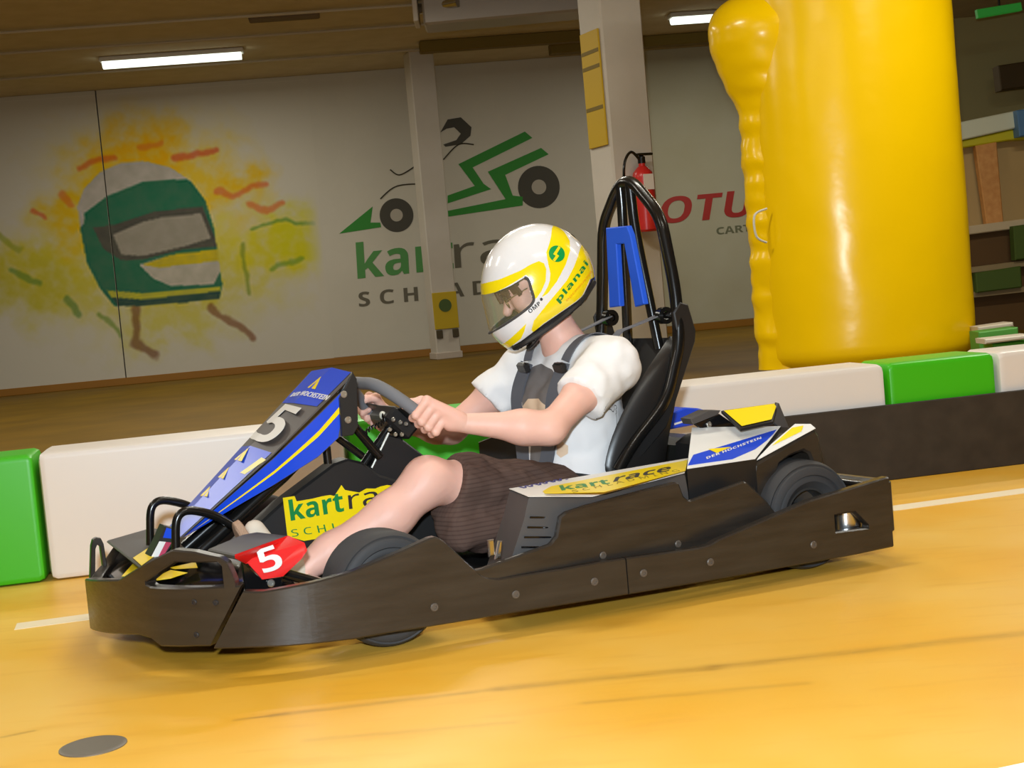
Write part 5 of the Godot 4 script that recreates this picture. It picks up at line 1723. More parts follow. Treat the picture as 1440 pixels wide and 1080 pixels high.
func hand(w: Vector3, g: Vector3, tau: Vector3, n: Vector3, dirf: Vector3, side: float) -> Array:
	# fist closed on the rim: tau runs along the rim, n points out of the back of the hand, dirf towards the finger side
	var b := []
	var palm0 := w + tau * 0.012
	var palm1 := w - tau * 0.012
	b.push_back(bn(w, w + (g - w) * 0.35, 0.024, 0.026))
	for i in 4:
		var o: float = 0.036 - 0.0225 * i
		var len_: float = [1.0, 1.06, 1.0, 0.84][i]
		var mcp := g + tau * o + n * 0.030 - dirf * 0.016
		var pip := g + tau * (o * 1.05) + dirf * 0.030 * len_ + n * 0.016
		var dip := g + tau * (o * 1.02) + dirf * 0.027 * len_ - n * 0.010
		var tip := g + tau * o + dirf * 0.006 - n * 0.024
		b.push_back(bn(w + tau * o * 0.55 + n * 0.008, mcp, 0.0165, 0.0125))
		b.push_back(bn(mcp, pip, 0.0112, 0.0098))
		b.push_back(bn(pip, dip, 0.0097, 0.0088))
		b.push_back(bn(dip, tip, 0.0086, 0.0076))
	# thumb leaves the side of the palm and lies along the rim
	var t0 := w + (g - w) * 0.32 + tau * 0.018 - n * 0.004
	var t1 := g + tau * 0.040 - dirf * 0.030 - n * 0.010
	var t2 := g + tau * 0.062 - dirf * 0.008 - n * 0.020
	var t3 := g + tau * 0.070 + dirf * 0.012 - n * 0.020
	b.push_back(bn(t0, t1, 0.0165, 0.0125))
	b.push_back(bn(t1, t2, 0.0118, 0.0102))
	b.push_back(bn(t2, t3, 0.0100, 0.0084))
	return b

func build_person() -> void:
	var base := kart.transform * V([0.34, 0.07, 0])
	var person := thing("person", "person in white t-shirt, brown shorts and white and yellow full-face helmet driving the kart", "person", base)
	person.rotation.y = 0.457
	OFF[person] = V([0.34, 0.07, 0])
	# joints (kart frame)
	var shN := V([0.275, 0.548, 0.175])
	var shF := V([0.335, 0.548, -0.175])
	var elN := V([0.535, 0.410, 0.285])
	var elF := V([0.560, 0.385, -0.285])
	var wrN := V([0.742, 0.447, 0.208])
	var wrF := V([0.752, 0.430, -0.205])
	var hiN := V([0.385, 0.185, 0.095])
	var hiF := V([0.375, 0.185, -0.095])
	var knN := V([0.845, 0.312, 0.2])
	var knF := V([0.875, 0.265, -0.17])
	var anN := V([1.222, 0.122, 0.172])
	var anF := V([1.315, 0.115, -0.15])
	var body := []
	body.append_array([bn(V([0.33, 0.18, 0.05]), V([0.33, 0.18, -0.05]), 0.085, 0.085), bn(V([0.315, 0.21, 0.0]), V([0.30, 0.45, 0.0]), 0.085, 0.088), bn(V([0.30, 0.44, 0.06]), V([0.305, 0.44, -0.06]), 0.080, 0.080), bn(shN, shF, 0.055, 0.055)])
	body.push_back(bn(V([0.302, 0.56, 0.0]), V([0.345, 0.68, -0.005]), 0.062, 0.054))
	body.push_back(bn(V([0.298, 0.575, 0.06]), V([0.31, 0.60, 0.0]), 0.045, 0.05))
	for a in [[shN, elN, wrN], [shF, elF, wrF]]:
		var mid: Vector3 = a[0].lerp(a[1], 0.45) + Vector3(0, 0.004, 0)
		body.push_back(bn(a[0], mid, 0.050, 0.046))
		body.push_back(bn(mid, a[1], 0.046, 0.038))
		var fm: Vector3 = a[1].lerp(a[2], 0.30)
		body.push_back(bn(a[1], fm, 0.037, 0.041))
		body.push_back(bn(fm, a[2], 0.041, 0.026))
	for a in [[hiN, knN, anN], [hiF, knF, anF]]:
		var tm: Vector3 = a[0].lerp(a[1], 0.75)
		body.push_back(bn(a[0], tm, 0.082, 0.064))
		body.push_back(bn(tm, a[1], 0.064, 0.054))
		body.push_back(bn(a[1] + Vector3(-0.014, 0.012, 0), a[1] + Vector3(-0.03, -0.012, 0), 0.046, 0.044))
		var cm: Vector3 = a[1].lerp(a[2], 0.32) + Vector3(0.012, -0.012, 0)
		body.push_back(bn(a[1], cm, 0.050, 0.054))
		body.push_back(bn(cm, a[1].lerp(a[2], 0.72), 0.054, 0.038))
		body.push_back(bn(a[1].lerp(a[2], 0.72), a[2], 0.038, 0.034))
	# foot stumps inside the shoes
	var parts := []
	parts.push_back(nets(body, 0.0095, 0.035))
	var tv := Vector3(-0.68, 0.733, 0)
	var gN := K(0.823, 0.468, 0.180)
	var gF := K(0.823, 0.468, -0.180)
	var nN := Vector3(0.10, 0.36, 0.93).normalized()
	var nF := Vector3(0.10, 0.36, -0.93).normalized()
	var dN := (tv.cross(nN)).normalized()
	if dN.dot(Vector3(-1, 0, 0)) < 0.0:
		dN = -dN
	var dF := (tv.cross(nF)).normalized()
	if dF.dot(Vector3(-1, 0, 0)) < 0.0:
		dF = -dF
	parts.push_back(nets(hand(wrN, gN, tv, nN, dN, 1.0), 0.0032, 0.008))
	parts.push_back(nets(hand(wrF, gF, tv, nF, dF, -1.0), 0.0032, 0.008))
	# head: helmet frame, x forward, y up, z to the near side
	var hc := K(0.385, 0.785, 0.0)
	var hx := Vector3(-0.943, 0, -0.334)
	var hz := Vector3(-0.334, 0, 0.943)
	# face axes: the head is bowed
	var fx := (hx * 0.90 - Vector3.UP * 0.43).normalized()
	var fy := (Vector3.UP * 0.90 + hx * 0.43).normalized()
	var head := []
	for s in [1.0, -1.0]:
		head.push_back(bn(hc + fy * 0.035 - fx * 0.045 + hz * 0.018 * s, hc + fy * 0.03 + fx * 0.028 + hz * 0.014 * s, 0.072, 0.066))
		head.push_back(bn(hc + fx * 0.062 - fy * 0.02 + hz * 0.034 * s, hc + fx * 0.035 - fy * 0.055 + hz * 0.03 * s, 0.03, 0.028))
	head.push_back(bn(hc - fy * 0.02 + fx * 0.03, hc - fy * 0.095 + fx * 0.052, 0.055, 0.028))
	head.push_back(bn(hc + fx * 0.088 + fy * 0.01, hc + fx * 0.112 - fy * 0.026, 0.010, 0.013))
	head.push_back(bn(hc + fx * 0.088 - fy * 0.062 + hz * 0.014, hc + fx * 0.088 - fy * 0.062 - hz * 0.014, 0.009, 0.009))
	head.push_back(bn(hc + fx * 0.072 + fy * 0.032 + hz * 0.03, hc + fx * 0.072 + fy * 0.032 - hz * 0.03, 0.02, 0.02))
	parts.push_back(nets(head, 0.0042, 0.02))
	put("body", net_mesh(parts, 1), M.skin, person, "bare arms, legs and neck")
	build_face(person, hc, fx, fy, hz)
	build_clothes(person, shN, shF, elN, elF, hiN, hiF, knN, knF)
	build_shoes(person, anN, anF)
	build_helmet(person, hc, hx, hz)

func build_face(person: Node3D, hc: Vector3, fx: Vector3, fy: Vector3, hz: Vector3) -> void:
	var mb := MB.new()
	for s in [1.0, -1.0]:
		mb = MB.new()
		ball(mb, hc + fx * 0.078 + fy * 0.006 + hz * 0.031 * s, Vector3(0.013, 0.013, 0.013))
		var e := obj("eye", mb, mat(c8(232, 226, 220), 0.2), person)
		mb = MB.new()
		ball(mb, hc + fx * 0.0885 + fy * 0.004 + hz * 0.0315 * s, Vector3(0.005, 0.005, 0.005))
		obj("iris", mb, mat(c8(60, 50, 44), 0.2), e)
	# fringe of brown hair over the brow
	var rng := RandomNumberGenerator.new()
	rng.seed = 12
	mb = MB.new()
	for i in 46:
		var a := rng.randf_range(-1.0, 1.0)
		var p0 := hc + fy * (0.098 - 0.02 * absf(a)) + fx * (0.06 - 0.05 * absf(a)) + hz * 0.075 * a
		var p1 := hc + fy * 0.058 + fx * (0.106 - 0.045 * absf(a)) + hz * 0.086 * a
		var p2 := hc + fy * rng.randf_range(0.0, 0.035) + fx * (0.114 - 0.055 * absf(a)) + hz * (0.09 * a + 0.008)
		tube(mb, smooth_pts(PackedVector3Array([p0, p1, p2]), 3), 0.006, 5)
	var hr := obj("hair", mb, M.hair, person)
	hr.set_meta("kind", "stuff")
	# wire glasses
	var gl := MB.new()
	for s in [1.0, -1.0]:
		var ring := PackedVector3Array()
		for k in 21:
			var an := TAU * k / 20
			ring.push_back(hc + fx * 0.104 + fy * (0.0 + 0.017 * sin(an)) + hz * (0.033 * s + 0.022 * cos(an)))
		tube(gl, ring, 0.0016, 6)
		tube(gl, PackedVector3Array([hc + fx * 0.104 + fy * 0.006 + hz * 0.055 * s, hc + fx * 0.04 + fy * 0.008 + hz * 0.084 * s]), 0.0016, 6)
	obj("glasses", gl, mat(c8(190, 170, 130), 0.3, 0.8), person)

func shirt_texture() -> ImageTexture:
	var S := 512
	var im := Image.create_empty(S, S, true, Image.FORMAT_RGB8)
	im.fill(c8(240, 237, 236))
	# plain grey and beige patches stand in for the print (fractions of the chest square)
	var grey := B([0.30, 0.20, 0.44, 0.17, 0.60, 0.22, 0.72, 0.32, 0.74, 0.46, 0.66, 0.52, 0.5, 0.44, 0.36, 0.44, 0.27, 0.5, 0.26, 0.34])
	var beige := B([0.27, 0.5, 0.36, 0.44, 0.5, 0.44, 0.66, 0.52, 0.66, 0.66, 0.56, 0.74, 0.4, 0.76, 0.28, 0.68])
	var grey2 := B([0.34, 0.80, 0.62, 0.78, 0.66, 0.98, 0.36, 0.99])
	var beige2 := B([0.70, 0.80, 0.76, 0.77, 0.80, 0.80, 0.79, 0.86, 0.74, 0.89, 0.70, 0.86])
	for y in S:
		for x in S:
			var p := Vector2(x, y) / S
			if Geometry2D.is_point_in_polygon(p, grey) or Geometry2D.is_point_in_polygon(p, grey2):
				im.set_pixel(x, y, c8(120, 114, 112))
			elif Geometry2D.is_point_in_polygon(p, beige) or Geometry2D.is_point_in_polygon(p, beige2):
				im.set_pixel(x, y, c8(232, 202, 172))
	im.generate_mipmaps()
	return ImageTexture.create_from_image(im)
func ribbon(called: String, pts: PackedVector3Array, bones: Array, off: float, width: float, thick: float, m: Material, parent: Node, across: Vector3) -> MeshInstance3D:
	var p := smooth_pts(pts, 6)
	for i in p.size():
		if bones.size() > 0 and field_at(p[i], bones, 0.05) < 0.035:
			p[i] = snap(p[i], bones, 0.05, off)
	var rings := []
	for i in p.size():
		var t := (p[mini(i + 1, p.size() - 1)] - p[maxi(i - 1, 0)]).normalized()
		var side := (across - t * across.dot(t)).normalized()
		var up := side.cross(t)
		rings.push_back(PackedVector3Array([p[i] + side * width * 0.5 + up * thick * 0.5, p[i] + side * width * 0.5 - up * thick * 0.5, p[i] - side * width * 0.5 - up * thick * 0.5, p[i] - side * width * 0.5 + up * thick * 0.5]))
	var mb := MB.new()
	loft(mb, rings)
	return obj(called, mb, m, parent)
func build_clothes(person: Node3D, shN: Vector3, shF: Vector3, elN: Vector3, elF: Vector3, hiN: Vector3, hiF: Vector3, knN: Vector3, knF: Vector3) -> void:
	var nz := FastNoiseLite.new()
	nz.seed = 7
	nz.frequency = 10.0
	nz.fractal_octaves = 2
	var shirt := []
	shirt.append_array([bn(V([0.33, 0.20, 0.07]), V([0.33, 0.20, -0.07]), 0.108, 0.108), bn(V([0.325, 0.22, 0.05]), V([0.31, 0.45, 0.06]), 0.112, 0.112), bn(V([0.325, 0.22, -0.05]), V([0.318, 0.45, -0.06]), 0.112, 0.112), bn(V([0.262, 0.40, 0.0]), V([0.27, 0.5, 0.0]), 0.10, 0.09), bn(shN, shF, 0.066, 0.066), bn(V([0.298, 0.575, 0.07]), V([0.312, 0.578, -0.06]), 0.052, 0.05)])
	for a in [[shN, elN], [shF, elF]]:
		var d: Vector3 = (a[1] - a[0]).normalized()
		var e: Vector3 = a[0].lerp(a[1], 0.52)
		shirt.push_back(bn(a[0], a[0].lerp(a[1], 0.62) + Vector3(0, -0.006, 0), 0.072, 0.074, [[e, (d + Vector3(0, -0.2, 0)).normalized()]]))
	var sm := mat(Color.WHITE, 0.9, 0.0, 0.2)
	sm.albedo_texture = shirt_texture()
	sm.texture_repeat = false
	# chest square: left edge far side, faces forward and a little to the near side
	var face := Vector3(-0.93, 0.1, 0.36).normalized()
	var ax := Vector3.UP.cross(face).normalized()
	var ay := face.cross(ax).normalized()
	var S := 0.36
	var o := V([0.42, 0.628, 0.02]) - ax * S * 0.5
	put("t_shirt", net_mesh([nets(shirt, 0.008, 0.05, nz, 0.010, [[V([0.34, 0.17, 0.0]), Vector3(0, -1, 0)]])], 1, [o, ax / S, ay / S, face]), sm, person, "loose white t-shirt with a grey and beige chest print")
	var sh := []
	sh.push_back(bn(V([0.33, 0.175, 0.06]), V([0.33, 0.175, -0.06]), 0.105, 0.105, [[V([0.34, 0.27, 0.0]), Vector3(0, 1, 0)]]))
	for a in [[hiN, knN, 1.0], [hiF, knF, -1.0]]:
		var d: Vector3 = (a[1] - a[0]).normalized()
		var e: Vector3 = a[0].lerp(a[1], 0.88)
		var cl := [[e, (d + Vector3(0, 0.12, 0)).normalized()]]
		sh.push_back(bn(a[0], a[0].lerp(a[1], 1.0), 0.094, 0.078, cl))
		sh.push_back(bn(a[0] + Vector3(0, -0.05, 0.03 * a[2]), a[0].lerp(a[1], 0.85) + Vector3(0, -0.115, 0.02 * a[2]), 0.07, 0.062, cl))
	var st := Image.create_empty(64, 64, true, Image.FORMAT_RGB8)
	for y in 64:
		for x in 64:
			st.set_pixel(x, y, c8(96, 76, 68) if (y % 16) < 11 else c8(82, 64, 57))
	st.generate_mipmaps()
	var shm := triplanar(mat(Color.WHITE, 0.95, 0.0, 0.2), 22.0)
	shm.albedo_texture = ImageTexture.create_from_image(st)
	var nz2 := FastNoiseLite.new()
	nz2.seed = 23
	nz2.frequency = 11.0
	put("shorts", net_mesh([nets(sh, 0.0085, 0.04, nz2, 0.014)], 1), shm, person, "wide brown ribbed shorts")
	# harness of the kart, lying on the shirt
	var har := MeshInstance3D.new()
	var across := Vector3(0.25, 0.1, 1.0)
	var hn := ribbon("harness", PackedVector3Array([K(0.085, 0.668, 0.14), K(0.16, 0.645, 0.125), K(0.24, 0.625, 0.11), K(0.31, 0.60, 0.10), K(0.365, 0.565, 0.10)]), shirt, 0.006, 0.034, 0.003, M.strap, kart, across)
	var parts := []
	ribbon("shoulder_pad", PackedVector3Array([K(0.37, 0.56, 0.10), K(0.40, 0.50, 0.10), K(0.42, 0.43, 0.095), K(0.43, 0.37, 0.085), K(0.44, 0.30, 0.07), K(0.45, 0.25, 0.05)]), shirt, 0.009, 0.05, 0.006, M.pad, hn, across)
	ribbon("shoulder_strap", PackedVector3Array([K(0.085, 0.668, -0.14), K(0.17, 0.645, -0.115), K(0.25, 0.625, -0.10), K(0.32, 0.60, -0.085), K(0.38, 0.565, -0.08)]), shirt, 0.006, 0.032, 0.003, M.strap, hn, across)
	ribbon("shoulder_pad", PackedVector3Array([K(0.385, 0.56, -0.075), K(0.41, 0.50, -0.085), K(0.43, 0.43, -0.085), K(0.44, 0.37, -0.08), K(0.45, 0.30, -0.06), K(0.455, 0.25, -0.045)]), shirt, 0.009, 0.05, 0.006, M.pad, hn, across)
	ribbon("lap_belt", PackedVector3Array([K(0.36, 0.235, 0.19), K(0.42, 0.25, 0.13), K(0.455, 0.255, 0.05), K(0.46, 0.255, 0.0), K(0.455, 0.255, -0.05), K(0.42, 0.25, -0.13)]), [], 0.0, 0.045, 0.005, M.black, hn, Vector3(0, 1, 0))
	for q in [[0.385, 0.548, 0.10], [0.40, 0.548, -0.078]]:
		var mb := MB.new()
		rbox(mb, snap(V(q), shirt, 0.05, 0.013), Vector3(0.018, 0.032, 0.055), 0.005, Basis(Vector3(0, 0, 1), 0.3))
		obj("belt_buckle", mb, M.black, hn)
	var cb := MB.new()
	lathe(cb, B([0, 0, 0.034, 0, 0.036, 0.01, 0.028, 0.018, 0, 0.018]), V([0.47, 0.262, 0.0]), Vector3(-0.8, 0.5, 0.1), 24)
	rbox(cb, V([0.475, 0.262, 0.05]), Vector3(0.03, 0.04, 0.06), 0.006)
	obj("centre_buckle", cb, M.black, hn)
	cb = MB.new()
	rbox(cb, V([0.488, 0.286, 0.0]), Vector3(0.012, 0.012, 0.026), 0.003)
	obj("red_button", cb, M.red, hn)
	har.free()

func build_shoes(person: Node3D, anN: Vector3, anF: Vector3) -> void:
	for a in [[anN, A([-1.2813,0.2899,0.165])[0], 1.0], [anF, K(1.43, 0.265, -0.16), -1.0]]:
		var an: Vector3 = a[0]
		var toe: Vector3 = a[1]
		var d := (toe - an).normalized()
		var sole := Vector3(d.y, -d.x, 0).normalized()
		if sole.x > 0.0:
			sole = -sole                   # points ahead, to the pedal
		var lat := d.cross(sole).normalized()
		var heel := an - d * 0.055 + sole * 0.01
		var tip := toe
		var b := [bn(heel + sole * 0.012, an.lerp(toe, 0.35) + sole * 0.022, 0.034, 0.036), bn(an.lerp(toe, 0.35) + sole * 0.022, tip - d * 0.03 + sole * 0.03, 0.036, 0.026), bn(an, an - sole * 0.022 + d * 0.012, 0.040, 0.038)]
		put("shoe", net_mesh([nets(b, 0.006, 0.03, null, 0.0, [[an + sole * 0.052, sole]])], 1), M.shoe, person, "beige sports shoe")
		# sole
		var rings := []
		for e in [[0.050, 0.96], [0.053, 1.0], [0.068, 1.0], [0.072, 0.95]]:
			var ring := PackedVector3Array()
			for i in 36:
				var t := TAU * i / 36
				var l := 0.5 + 0.5 * cos(t)
				var wd := 0.038 + 0.012 * sin(l * PI * 0.9)
				var L := (tip + d * 0.012 - heel + d * 0.035).length()
				ring.push_back(heel - d * 0.035 + sole * (e[0] - 0.008) + d * L * (0.5 + (l - 0.5) * e[1]) + lat * sin(t) * wd * e[1])
			rings.push_back(ring)
		var mb := MB.new()
		loft(mb, rings)
		obj("shoe_sole", mb, M.sole, person, "brown textured sole")

# ---- helmet: side outline swept round, drawn in its own frame
var H_OUT := PackedVector2Array()
func h_rad(ang: float) -> float:
	# outline radius in that direction
	var d := Vector2(cos(ang), sin(ang))
	var n := H_OUT.size()
	for i in n:
		var r = Geometry2D.segment_intersects_segment(Vector2.ZERO, d * 0.4, H_OUT[i], H_OUT[(i + 1) % n])
		if r != null:
			return r.length()
	return 0.15
const H_W := 0.128
func h_half(p: Vector2) -> float:      # half width of the shell at a point of the side view
	var r := h_rad(p.angle())
	var sn := pow(clampf(p.length() / r, 0.0, 1.0), 1.0 / 0.86)
	return H_W * pow(sqrt(maxf(0.0, 1.0 - sn * sn)), 0.92)
func build_helmet(person: Node3D, hc: Vector3, hx: Vector3, hz: Vector3) -> void:
	H_OUT = B([0.1573,0.0075,0.1505,0.0384,0.1422,0.0642,0.1255,0.0951,0.0953,0.1283,0.0661,0.1476,0.0373,0.1603,-0.0043,0.1666,-0.0319,0.1635,-0.0651,0.1536,-0.0937,0.1374,-0.1251,0.1071,-0.1494,0.0694,-0.1606,0.0294,-0.1618,-0.0031,-0.16,-0.0168,-0.149,-0.0337,-0.1179,-0.0776,-0.0697,-0.1099,-0.0322,-0.1362,0.0099,-0.1581,0.0617,-0.1771,0.0772,-0.1825,0.0947,-0.1779,0.1168,-0.158,0.1332,-0.1406,0.1416,-0.124,0.1464,-0.09,0.1525,-0.048,0.1579,-0.02])
	# resample smooth radius table
	var NT := 180
	var rad := PackedFloat32Array()
	for i in NT:
		rad.push_back(h_rad(TAU * i / NT - PI))
	for it in 3:
		var r2 := rad.duplicate()
		for i in NT:
			r2[i] = (rad[(i + NT - 1) % NT] + 2.0 * rad[i] + rad[(i + 1) % NT]) * 0.25
		rad = r2
	H_OUT = PackedVector2Array()
	for i in NT:
		var a := TAU * i / NT - PI
		H_OUT.push_back(Vector2(cos(a), sin(a)) * rad[i])
	var port := B([0.1963,-0.0207,0.1649,-0.0196,0.1271,-0.0133,0.0886,-0.0002,0.0504,0.0188,0.042,0.0142,0.0348,-0.0157,0.0301,-0.0396,0.034,-0.0509,0.048,-0.0633,0.0847,-0.0873,0.1242,-0.111,0.1432,-0.1249,0.1681,-0.1401,0.2153,-0.1201])
	var neck := B([-0.1574,-0.0367,-0.1319,-0.0541,-0.0765,-0.0924,-0.0235,-0.127,0.0392,-0.1605,0.0745,-0.1769,0.0873,-0.2309,-0.1859,-0.2174])
	var tex := helmet_texture()
	var hm := mat(Color.WHITE, 0.16)
	hm.clearcoat_enabled = true
	hm.clearcoat = 0.6
	hm.clearcoat_roughness = 0.08
	hm.albedo_texture = tex
	var mb := MB.new()
	var vis := MB.new()
	var inn := MB.new()
	var NP := 60
	for i in NT:
		for j in NP:
			var c := []
			var ctr := Vector2.ZERO
			for e in [[0, 0], [1, 0], [1, 1], [0, 1]]:
				var ii: int = (i + e[0]) % NT
				var t: float = PI * (j + e[1]) / NP
				var sn := pow(sin(t), 0.86)
				var p2 := H_OUT[ii] * sn
				var cl := Vector2(9, 9)
				if p2.x > -0.01:
					for k in port.size():
						var cp := Geometry2D.get_closest_point_to_segment(p2, port[k], port[(k + 1) % port.size()])
						if cp.distance_squared_to(p2) < cl.distance_squared_to(p2):
							cl = cp
				var w := H_W * signf(cos(t)) * pow(absf(cos(t)), 0.92)
				if cl.distance_to(p2) < 0.0042 and absf(w) > 0.03:
					p2 = cl
					w = h_half(cl) * signf(w)
				c.push_back([p2, w])
				ctr += p2 * 0.25
			var ps := []
			var pin := []
			var pv := []
			for q in c:
				ps.push_back(hc + hx * q[0].x + Vector3.UP * q[0].y + hz * q[1])
				pin.push_back(hc + (hx * q[0].x + Vector3.UP * q[0].y + hz * q[1]) * 0.93)
				pv.push_back(hc + (hx * q[0].x + Vector3.UP * q[0].y + hz * q[1]) * 1.012)
			var in_port := Geometry2D.is_point_in_polygon(ctr, port)
			var in_neck := Geometry2D.is_point_in_polygon(ctr, neck) and absf(c[0][1]) < 0.088
			if in_port:
				vis.quad(pv[0], pv[1], pv[2], pv[3])
				continue
			if in_neck:
				continue
			for tr in [[0, 1, 2], [0, 2, 3]]:
				var n0 := mb.v.size()
				mb.tri(ps[tr[0]], ps[tr[1]], ps[tr[2]])
				if mb.v.size() > n0:
					for e in tr:
						mb.uv.push_back(h_uv(c[e][0]))
			inn.quad(pin[0], pin[3], pin[2], pin[1])
	fixdir(mb, hc)
	var shell := obj("helmet", mb, hm, person, "white and yellow full-face helmet with green lettering", 60.0)
	obj("lining", inn, mat(c8(34, 32, 32), 0.9), shell)
	fixdir(vis, hc)
	var gm := mat(Color(0.86, 0.86, 0.66, 0.09), 0.03)
	gm.transparency = BaseMaterial3D.TRANSPARENCY_ALPHA
	obj("visor", vis, gm, shell, "clear visor", 60.0)
	# rubber edge of the eye port, both sides joined round the front
	var edge := B([0.1651,-0.0215,0.1271,-0.0133,0.0886,-0.0002,0.0504,0.0188,0.0402,0.0121,0.0348,-0.0157,0.0301,-0.0396,0.0362,-0.0527,0.048,-0.0633,0.0847,-0.0873,0.1242,-0.111,0.1451,-0.1247])
	var up := PackedVector3Array()
	var dn := PackedVector3Array()
	for s in [1.0, -1.0]:
		var pts := PackedVector3Array()
		for q in edge:
			pts.push_back(hc + hx * q.x * 1.0 + Vector3.UP * q.y + hz * h_half(q) * s)
		var tb := MB.new()
		tube(tb, smooth_pts(pts.slice(3), 3), 0.0038, 8)
		obj("port_gasket", tb, mat(c8(70, 68, 68), 0.6), shell)
	# black trim roll round the lower rim
	var trim := B([-0.1503,-0.0087,-0.1369,-0.0252,-0.1104,-0.0542,-0.0911,-0.0701,-0.053,-0.096,-0.0111,-0.1216,0.0264,-0.1416,0.0616,-0.1599,0.0883,-0.1711])
	for s in [1.0, -1.0]:
		var pts := PackedVector3Array()
		for q in trim:
			var hw := h_half(q * 0.985)
			pts.push_back(hc + hx * q.x * 0.985 + Vector3.UP * q.y * 0.985 + hz * maxf(hw, 0.0) * s)
		var tb := MB.new()
		tube(tb, smooth_pts(pts, 3), 0.009, 8)
		obj("rim_trim", tb, M.black, shell)
	# chin strap
	var cs := MB.new()
	tube(cs, smooth_pts(PackedVector3Array([hc + hx * -0.02 + Vector3.UP * -0.11 + hz * 0.07, hc + hx * 0.03 + Vector3.UP * -0.165 + hz * 0.04, hc + hx * 0.04 + Vector3.UP * -0.175, hc + hx * 0.03 + Vector3.UP * -0.165 - hz * 0.04])), 0.008, 8, 0.5)
	obj("chin_strap", cs, M.black, shell)
	# lettering that follows the shell
	h_text("planai", B([-0.0423,-0.0617,-0.1393,0.036,-0.0272,-0.0449]), M.green, shell, hc, hx, hz)
	h_text("HOCHWURZEN", B([-0.0624,-0.0558,-0.1456,0.018,-0.0589,-0.0516]), mat(c8(240, 170, 20), 0.4), shell, hc, hx, hz)
	h_text("OMP", B([0.0433,-0.0791,0.012,-0.0568,0.0493,-0.0698]), M.ink, shell, hc, hx, hz)
	# round green badge with its zigzag
	var bc := B([-0.0447,0.0751])[0]
	var disc := PackedVector2Array()
	for k in 28:
		disc.push_back(bc + Vector2(cos(TAU * k / 28), sin(TAU * k / 28)) * 0.0225)
	h_patch("green_badge", disc, mat(c8(0, 150, 72), 0.3), shell, hc, hx, hz, 0.0012)
	h_patch("badge_zigzag", B([-0.0524,0.0956,-0.0579,0.0913,-0.0436,0.0742,-0.05,0.0688,-0.036,0.0546,-0.0306,0.059,-0.0403,0.0697,-0.0339,0.075]), M.yellow, shell, hc, hx, hz, 0.0022)
	h_patch("pivot_screw", B([0.0145,-0.0411,0.0094,-0.0387,0.0059,-0.0429,0.0083,-0.0475,0.0131,-0.0471]), M.ink, shell, hc, hx, hz, 0.002)

func fixdir(m: MB, c: Vector3) -> void:
	for i in range(0, m.v.size(), 3):
		var n := (m.v[i + 2] - m.v[i]).cross(m.v[i + 1] - m.v[i])
		if n.dot(m.v[i] - c) < 0.0:
			var t := m.v[i + 1]
			m.v[i + 1] = m.v[i + 2]
			m.v[i + 2] = t
			if m.uv.size() == m.v.size():
				var u := m.uv[i + 1]
				m.uv[i + 1] = m.uv[i + 2]
				m.uv[i + 2] = u
func h_uv(p: Vector2) -> Vector2:
	return Vector2(0.5 - p.x / 0.44, 0.5 - p.y / 0.44)
func h_on(p: Vector2, lift: float, hc: Vector3, hx: Vector3, hz: Vector3) -> Vector3:
	var q := Vector3(p.x, p.y, h_half(p))
	return hc + hx * q.x + Vector3.UP * q.y + hz * (q.z + lift)
func h_patch(called: String, poly: PackedVector2Array, m: Material, parent: Node, hc: Vector3, hx: Vector3, hz: Vector3, lift: float) -> void:
	var mb := MB.new()
	var c := Vector2.ZERO
	for q in poly:
		c += q
	c /= poly.size()
	var t := Geometry2D.triangulate_polygon(poly)
	for i in range(0, t.size(), 3):
		var todo := [[poly[t[i]], poly[t[i + 1]], poly[t[i + 2]], 3]]
		while todo.size() > 0:
			var e: Array = todo.pop_back()
			if e[3] == 0:
				mb.tri(h_on(e[0], lift, hc, hx, hz), h_on(e[1], lift, hc, hx, hz), h_on(e[2], lift, hc, hx, hz))
			else:
				var ab: Vector2 = (e[0] + e[1]) * 0.5
				var bc: Vector2 = (e[1] + e[2]) * 0.5
				var ca: Vector2 = (e[2] + e[0]) * 0.5
				for q in [[e[0], ab, ca], [ab, e[1], bc], [ca, bc, e[2]], [ab, bc, ca]]:
					todo.push_back([q[0], q[1], q[2], e[3] - 1])
	fixdir(mb, hc)
	obj(called, mb, m, parent, "", 80.0)
func h_text(t: String, q: PackedVector2Array, m: Material, parent: Node, hc: Vector3, hx: Vector3, hz: Vector3) -> void:
	var r := text_arrays(t, true)
	var a: Array = r[0]
	var bb: AABB = r[1]
	var vv: PackedVector3Array = a[Mesh.ARRAY_VERTEX]
	var ii: PackedInt32Array = a[Mesh.ARRAY_INDEX]
	var mb := MB.new()
	for i in range(0, ii.size(), 3):
		var c := []
		for e in 3:
			var p: Vector3 = (vv[ii[i + e]] - bb.position) / bb.size.max(Vector3(1e-5, 1e-5, 1e-5))
			var p2 := q[0] + (q[1] - q[0]) * p.x + (q[2] - q[0]) * p.y
			c.push_back(h_on(p2, 0.0012 + 0.0006 * p.z, hc, hx, hz))
		mb.tri(c[0], c[1], c[2])
	obj("lettering", mb, m, parent, "", 30.0)
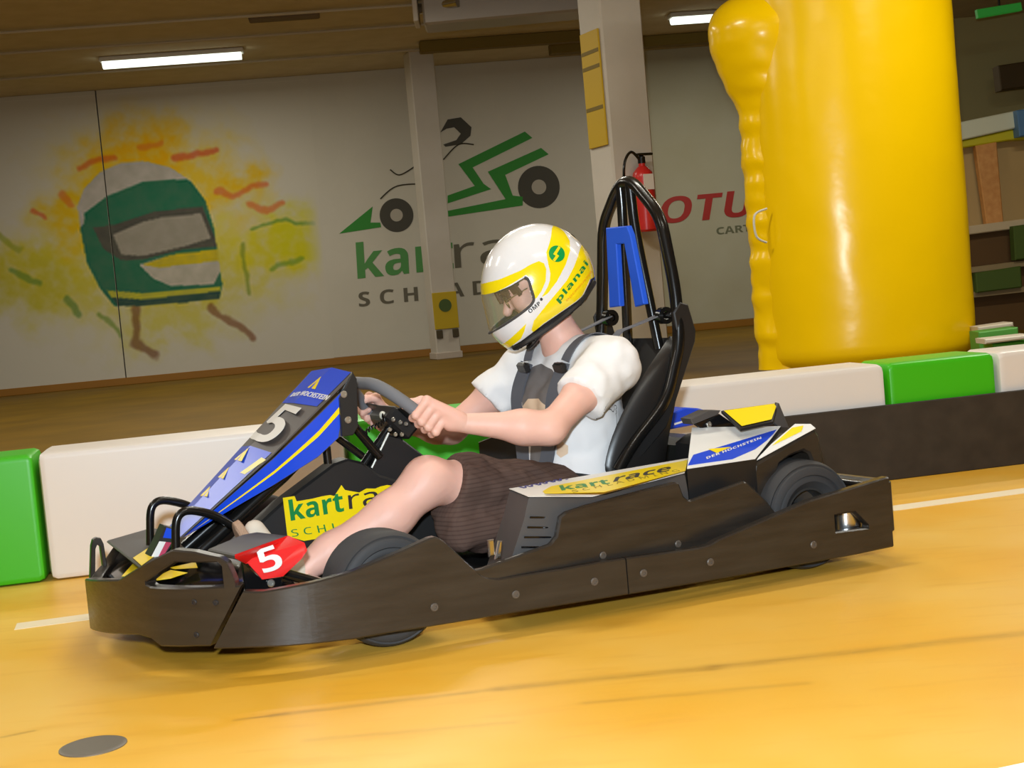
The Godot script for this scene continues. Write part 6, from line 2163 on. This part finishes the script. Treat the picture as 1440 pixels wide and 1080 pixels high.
func helmet_texture() -> ImageTexture:
	var S := 512
	var im := Image.create_empty(S, S, true, Image.FORMAT_RGB8)
	im.fill(c8(236, 235, 236))
	var ylw := c8(252, 226, 20)
	var polys := [
		[B([0.1957,0.0062,0.1641,0.0112,0.1132,0.0202,0.0581,0.0385,0.0294,0.0525,0.0072,0.0593,-0.006,0.0523,-0.0104,0.0356,-0.0055,0.0038,0.0086,-0.0221,0.024,-0.0402,0.0314,-0.0356,0.0329,0.013,0.0455,0.0258,0.0517,0.0225,0.1018,-0.0029,0.1355,-0.0166,0.1671,-0.0215,0.1985,-0.0244]), ylw],
		[B([-0.046,0.1461,-0.0601,0.1603,-0.0794,0.1356,-0.0887,0.1079,-0.0844,0.0813,-0.0654,0.0434,-0.0361,0.0006,-0.008,-0.0297,0.0084,-0.0378,-0.0095,-0.0124,-0.0169,0.0043,-0.0205,0.0232,-0.0171,0.0505,-0.0158,0.0795,-0.0324,0.1127]), ylw],
		[B([-0.1159,0.0824,-0.1331,0.1002,-0.175,0.0387,-0.1713,-0.0036,-0.1341,-0.0013,-0.1086,-0.0445,-0.0878,-0.0581,0.007,-0.1095,0.0343,-0.1311,0.0405,-0.1238,0.0334,-0.0993,-0.0098,-0.053,-0.0366,-0.0264,-0.0635,0.0001,-0.0881,0.0347]), ylw],
		[B([0.1165,-0.1597,0.0824,-0.1299,0.0548,-0.1053,0.0606,-0.1261,0.0691,-0.1448,0.1082,-0.1761]), ylw],
		[B([0.0575,0.016,-0.1762,0.0099,-0.1686,-0.0771,0.1399,-0.2236,0.112,-0.1757,0.0698,-0.1525,0.0041,-0.11,-0.0911,-0.0584,-0.112,-0.0447,-0.1376,-0.0013]), c8(40, 36, 36)]]
	var pp := []
	for e in polys:
		var a := PackedVector2Array()
		for q in e[0]:
			a.push_back(h_uv(q) * S)
		pp.push_back([a, e[1]])
	# the trim field starts at the back only
	pp[4][0].remove_at(0)
	for y in S:
		for x in S:
			var p := Vector2(x + 0.5, y + 0.5)
			for e in pp:
				if Geometry2D.is_point_in_polygon(p, e[0]):
					im.set_pixel(x, y, e[1])
	im.generate_mipmaps()
	return ImageTexture.create_from_image(im)
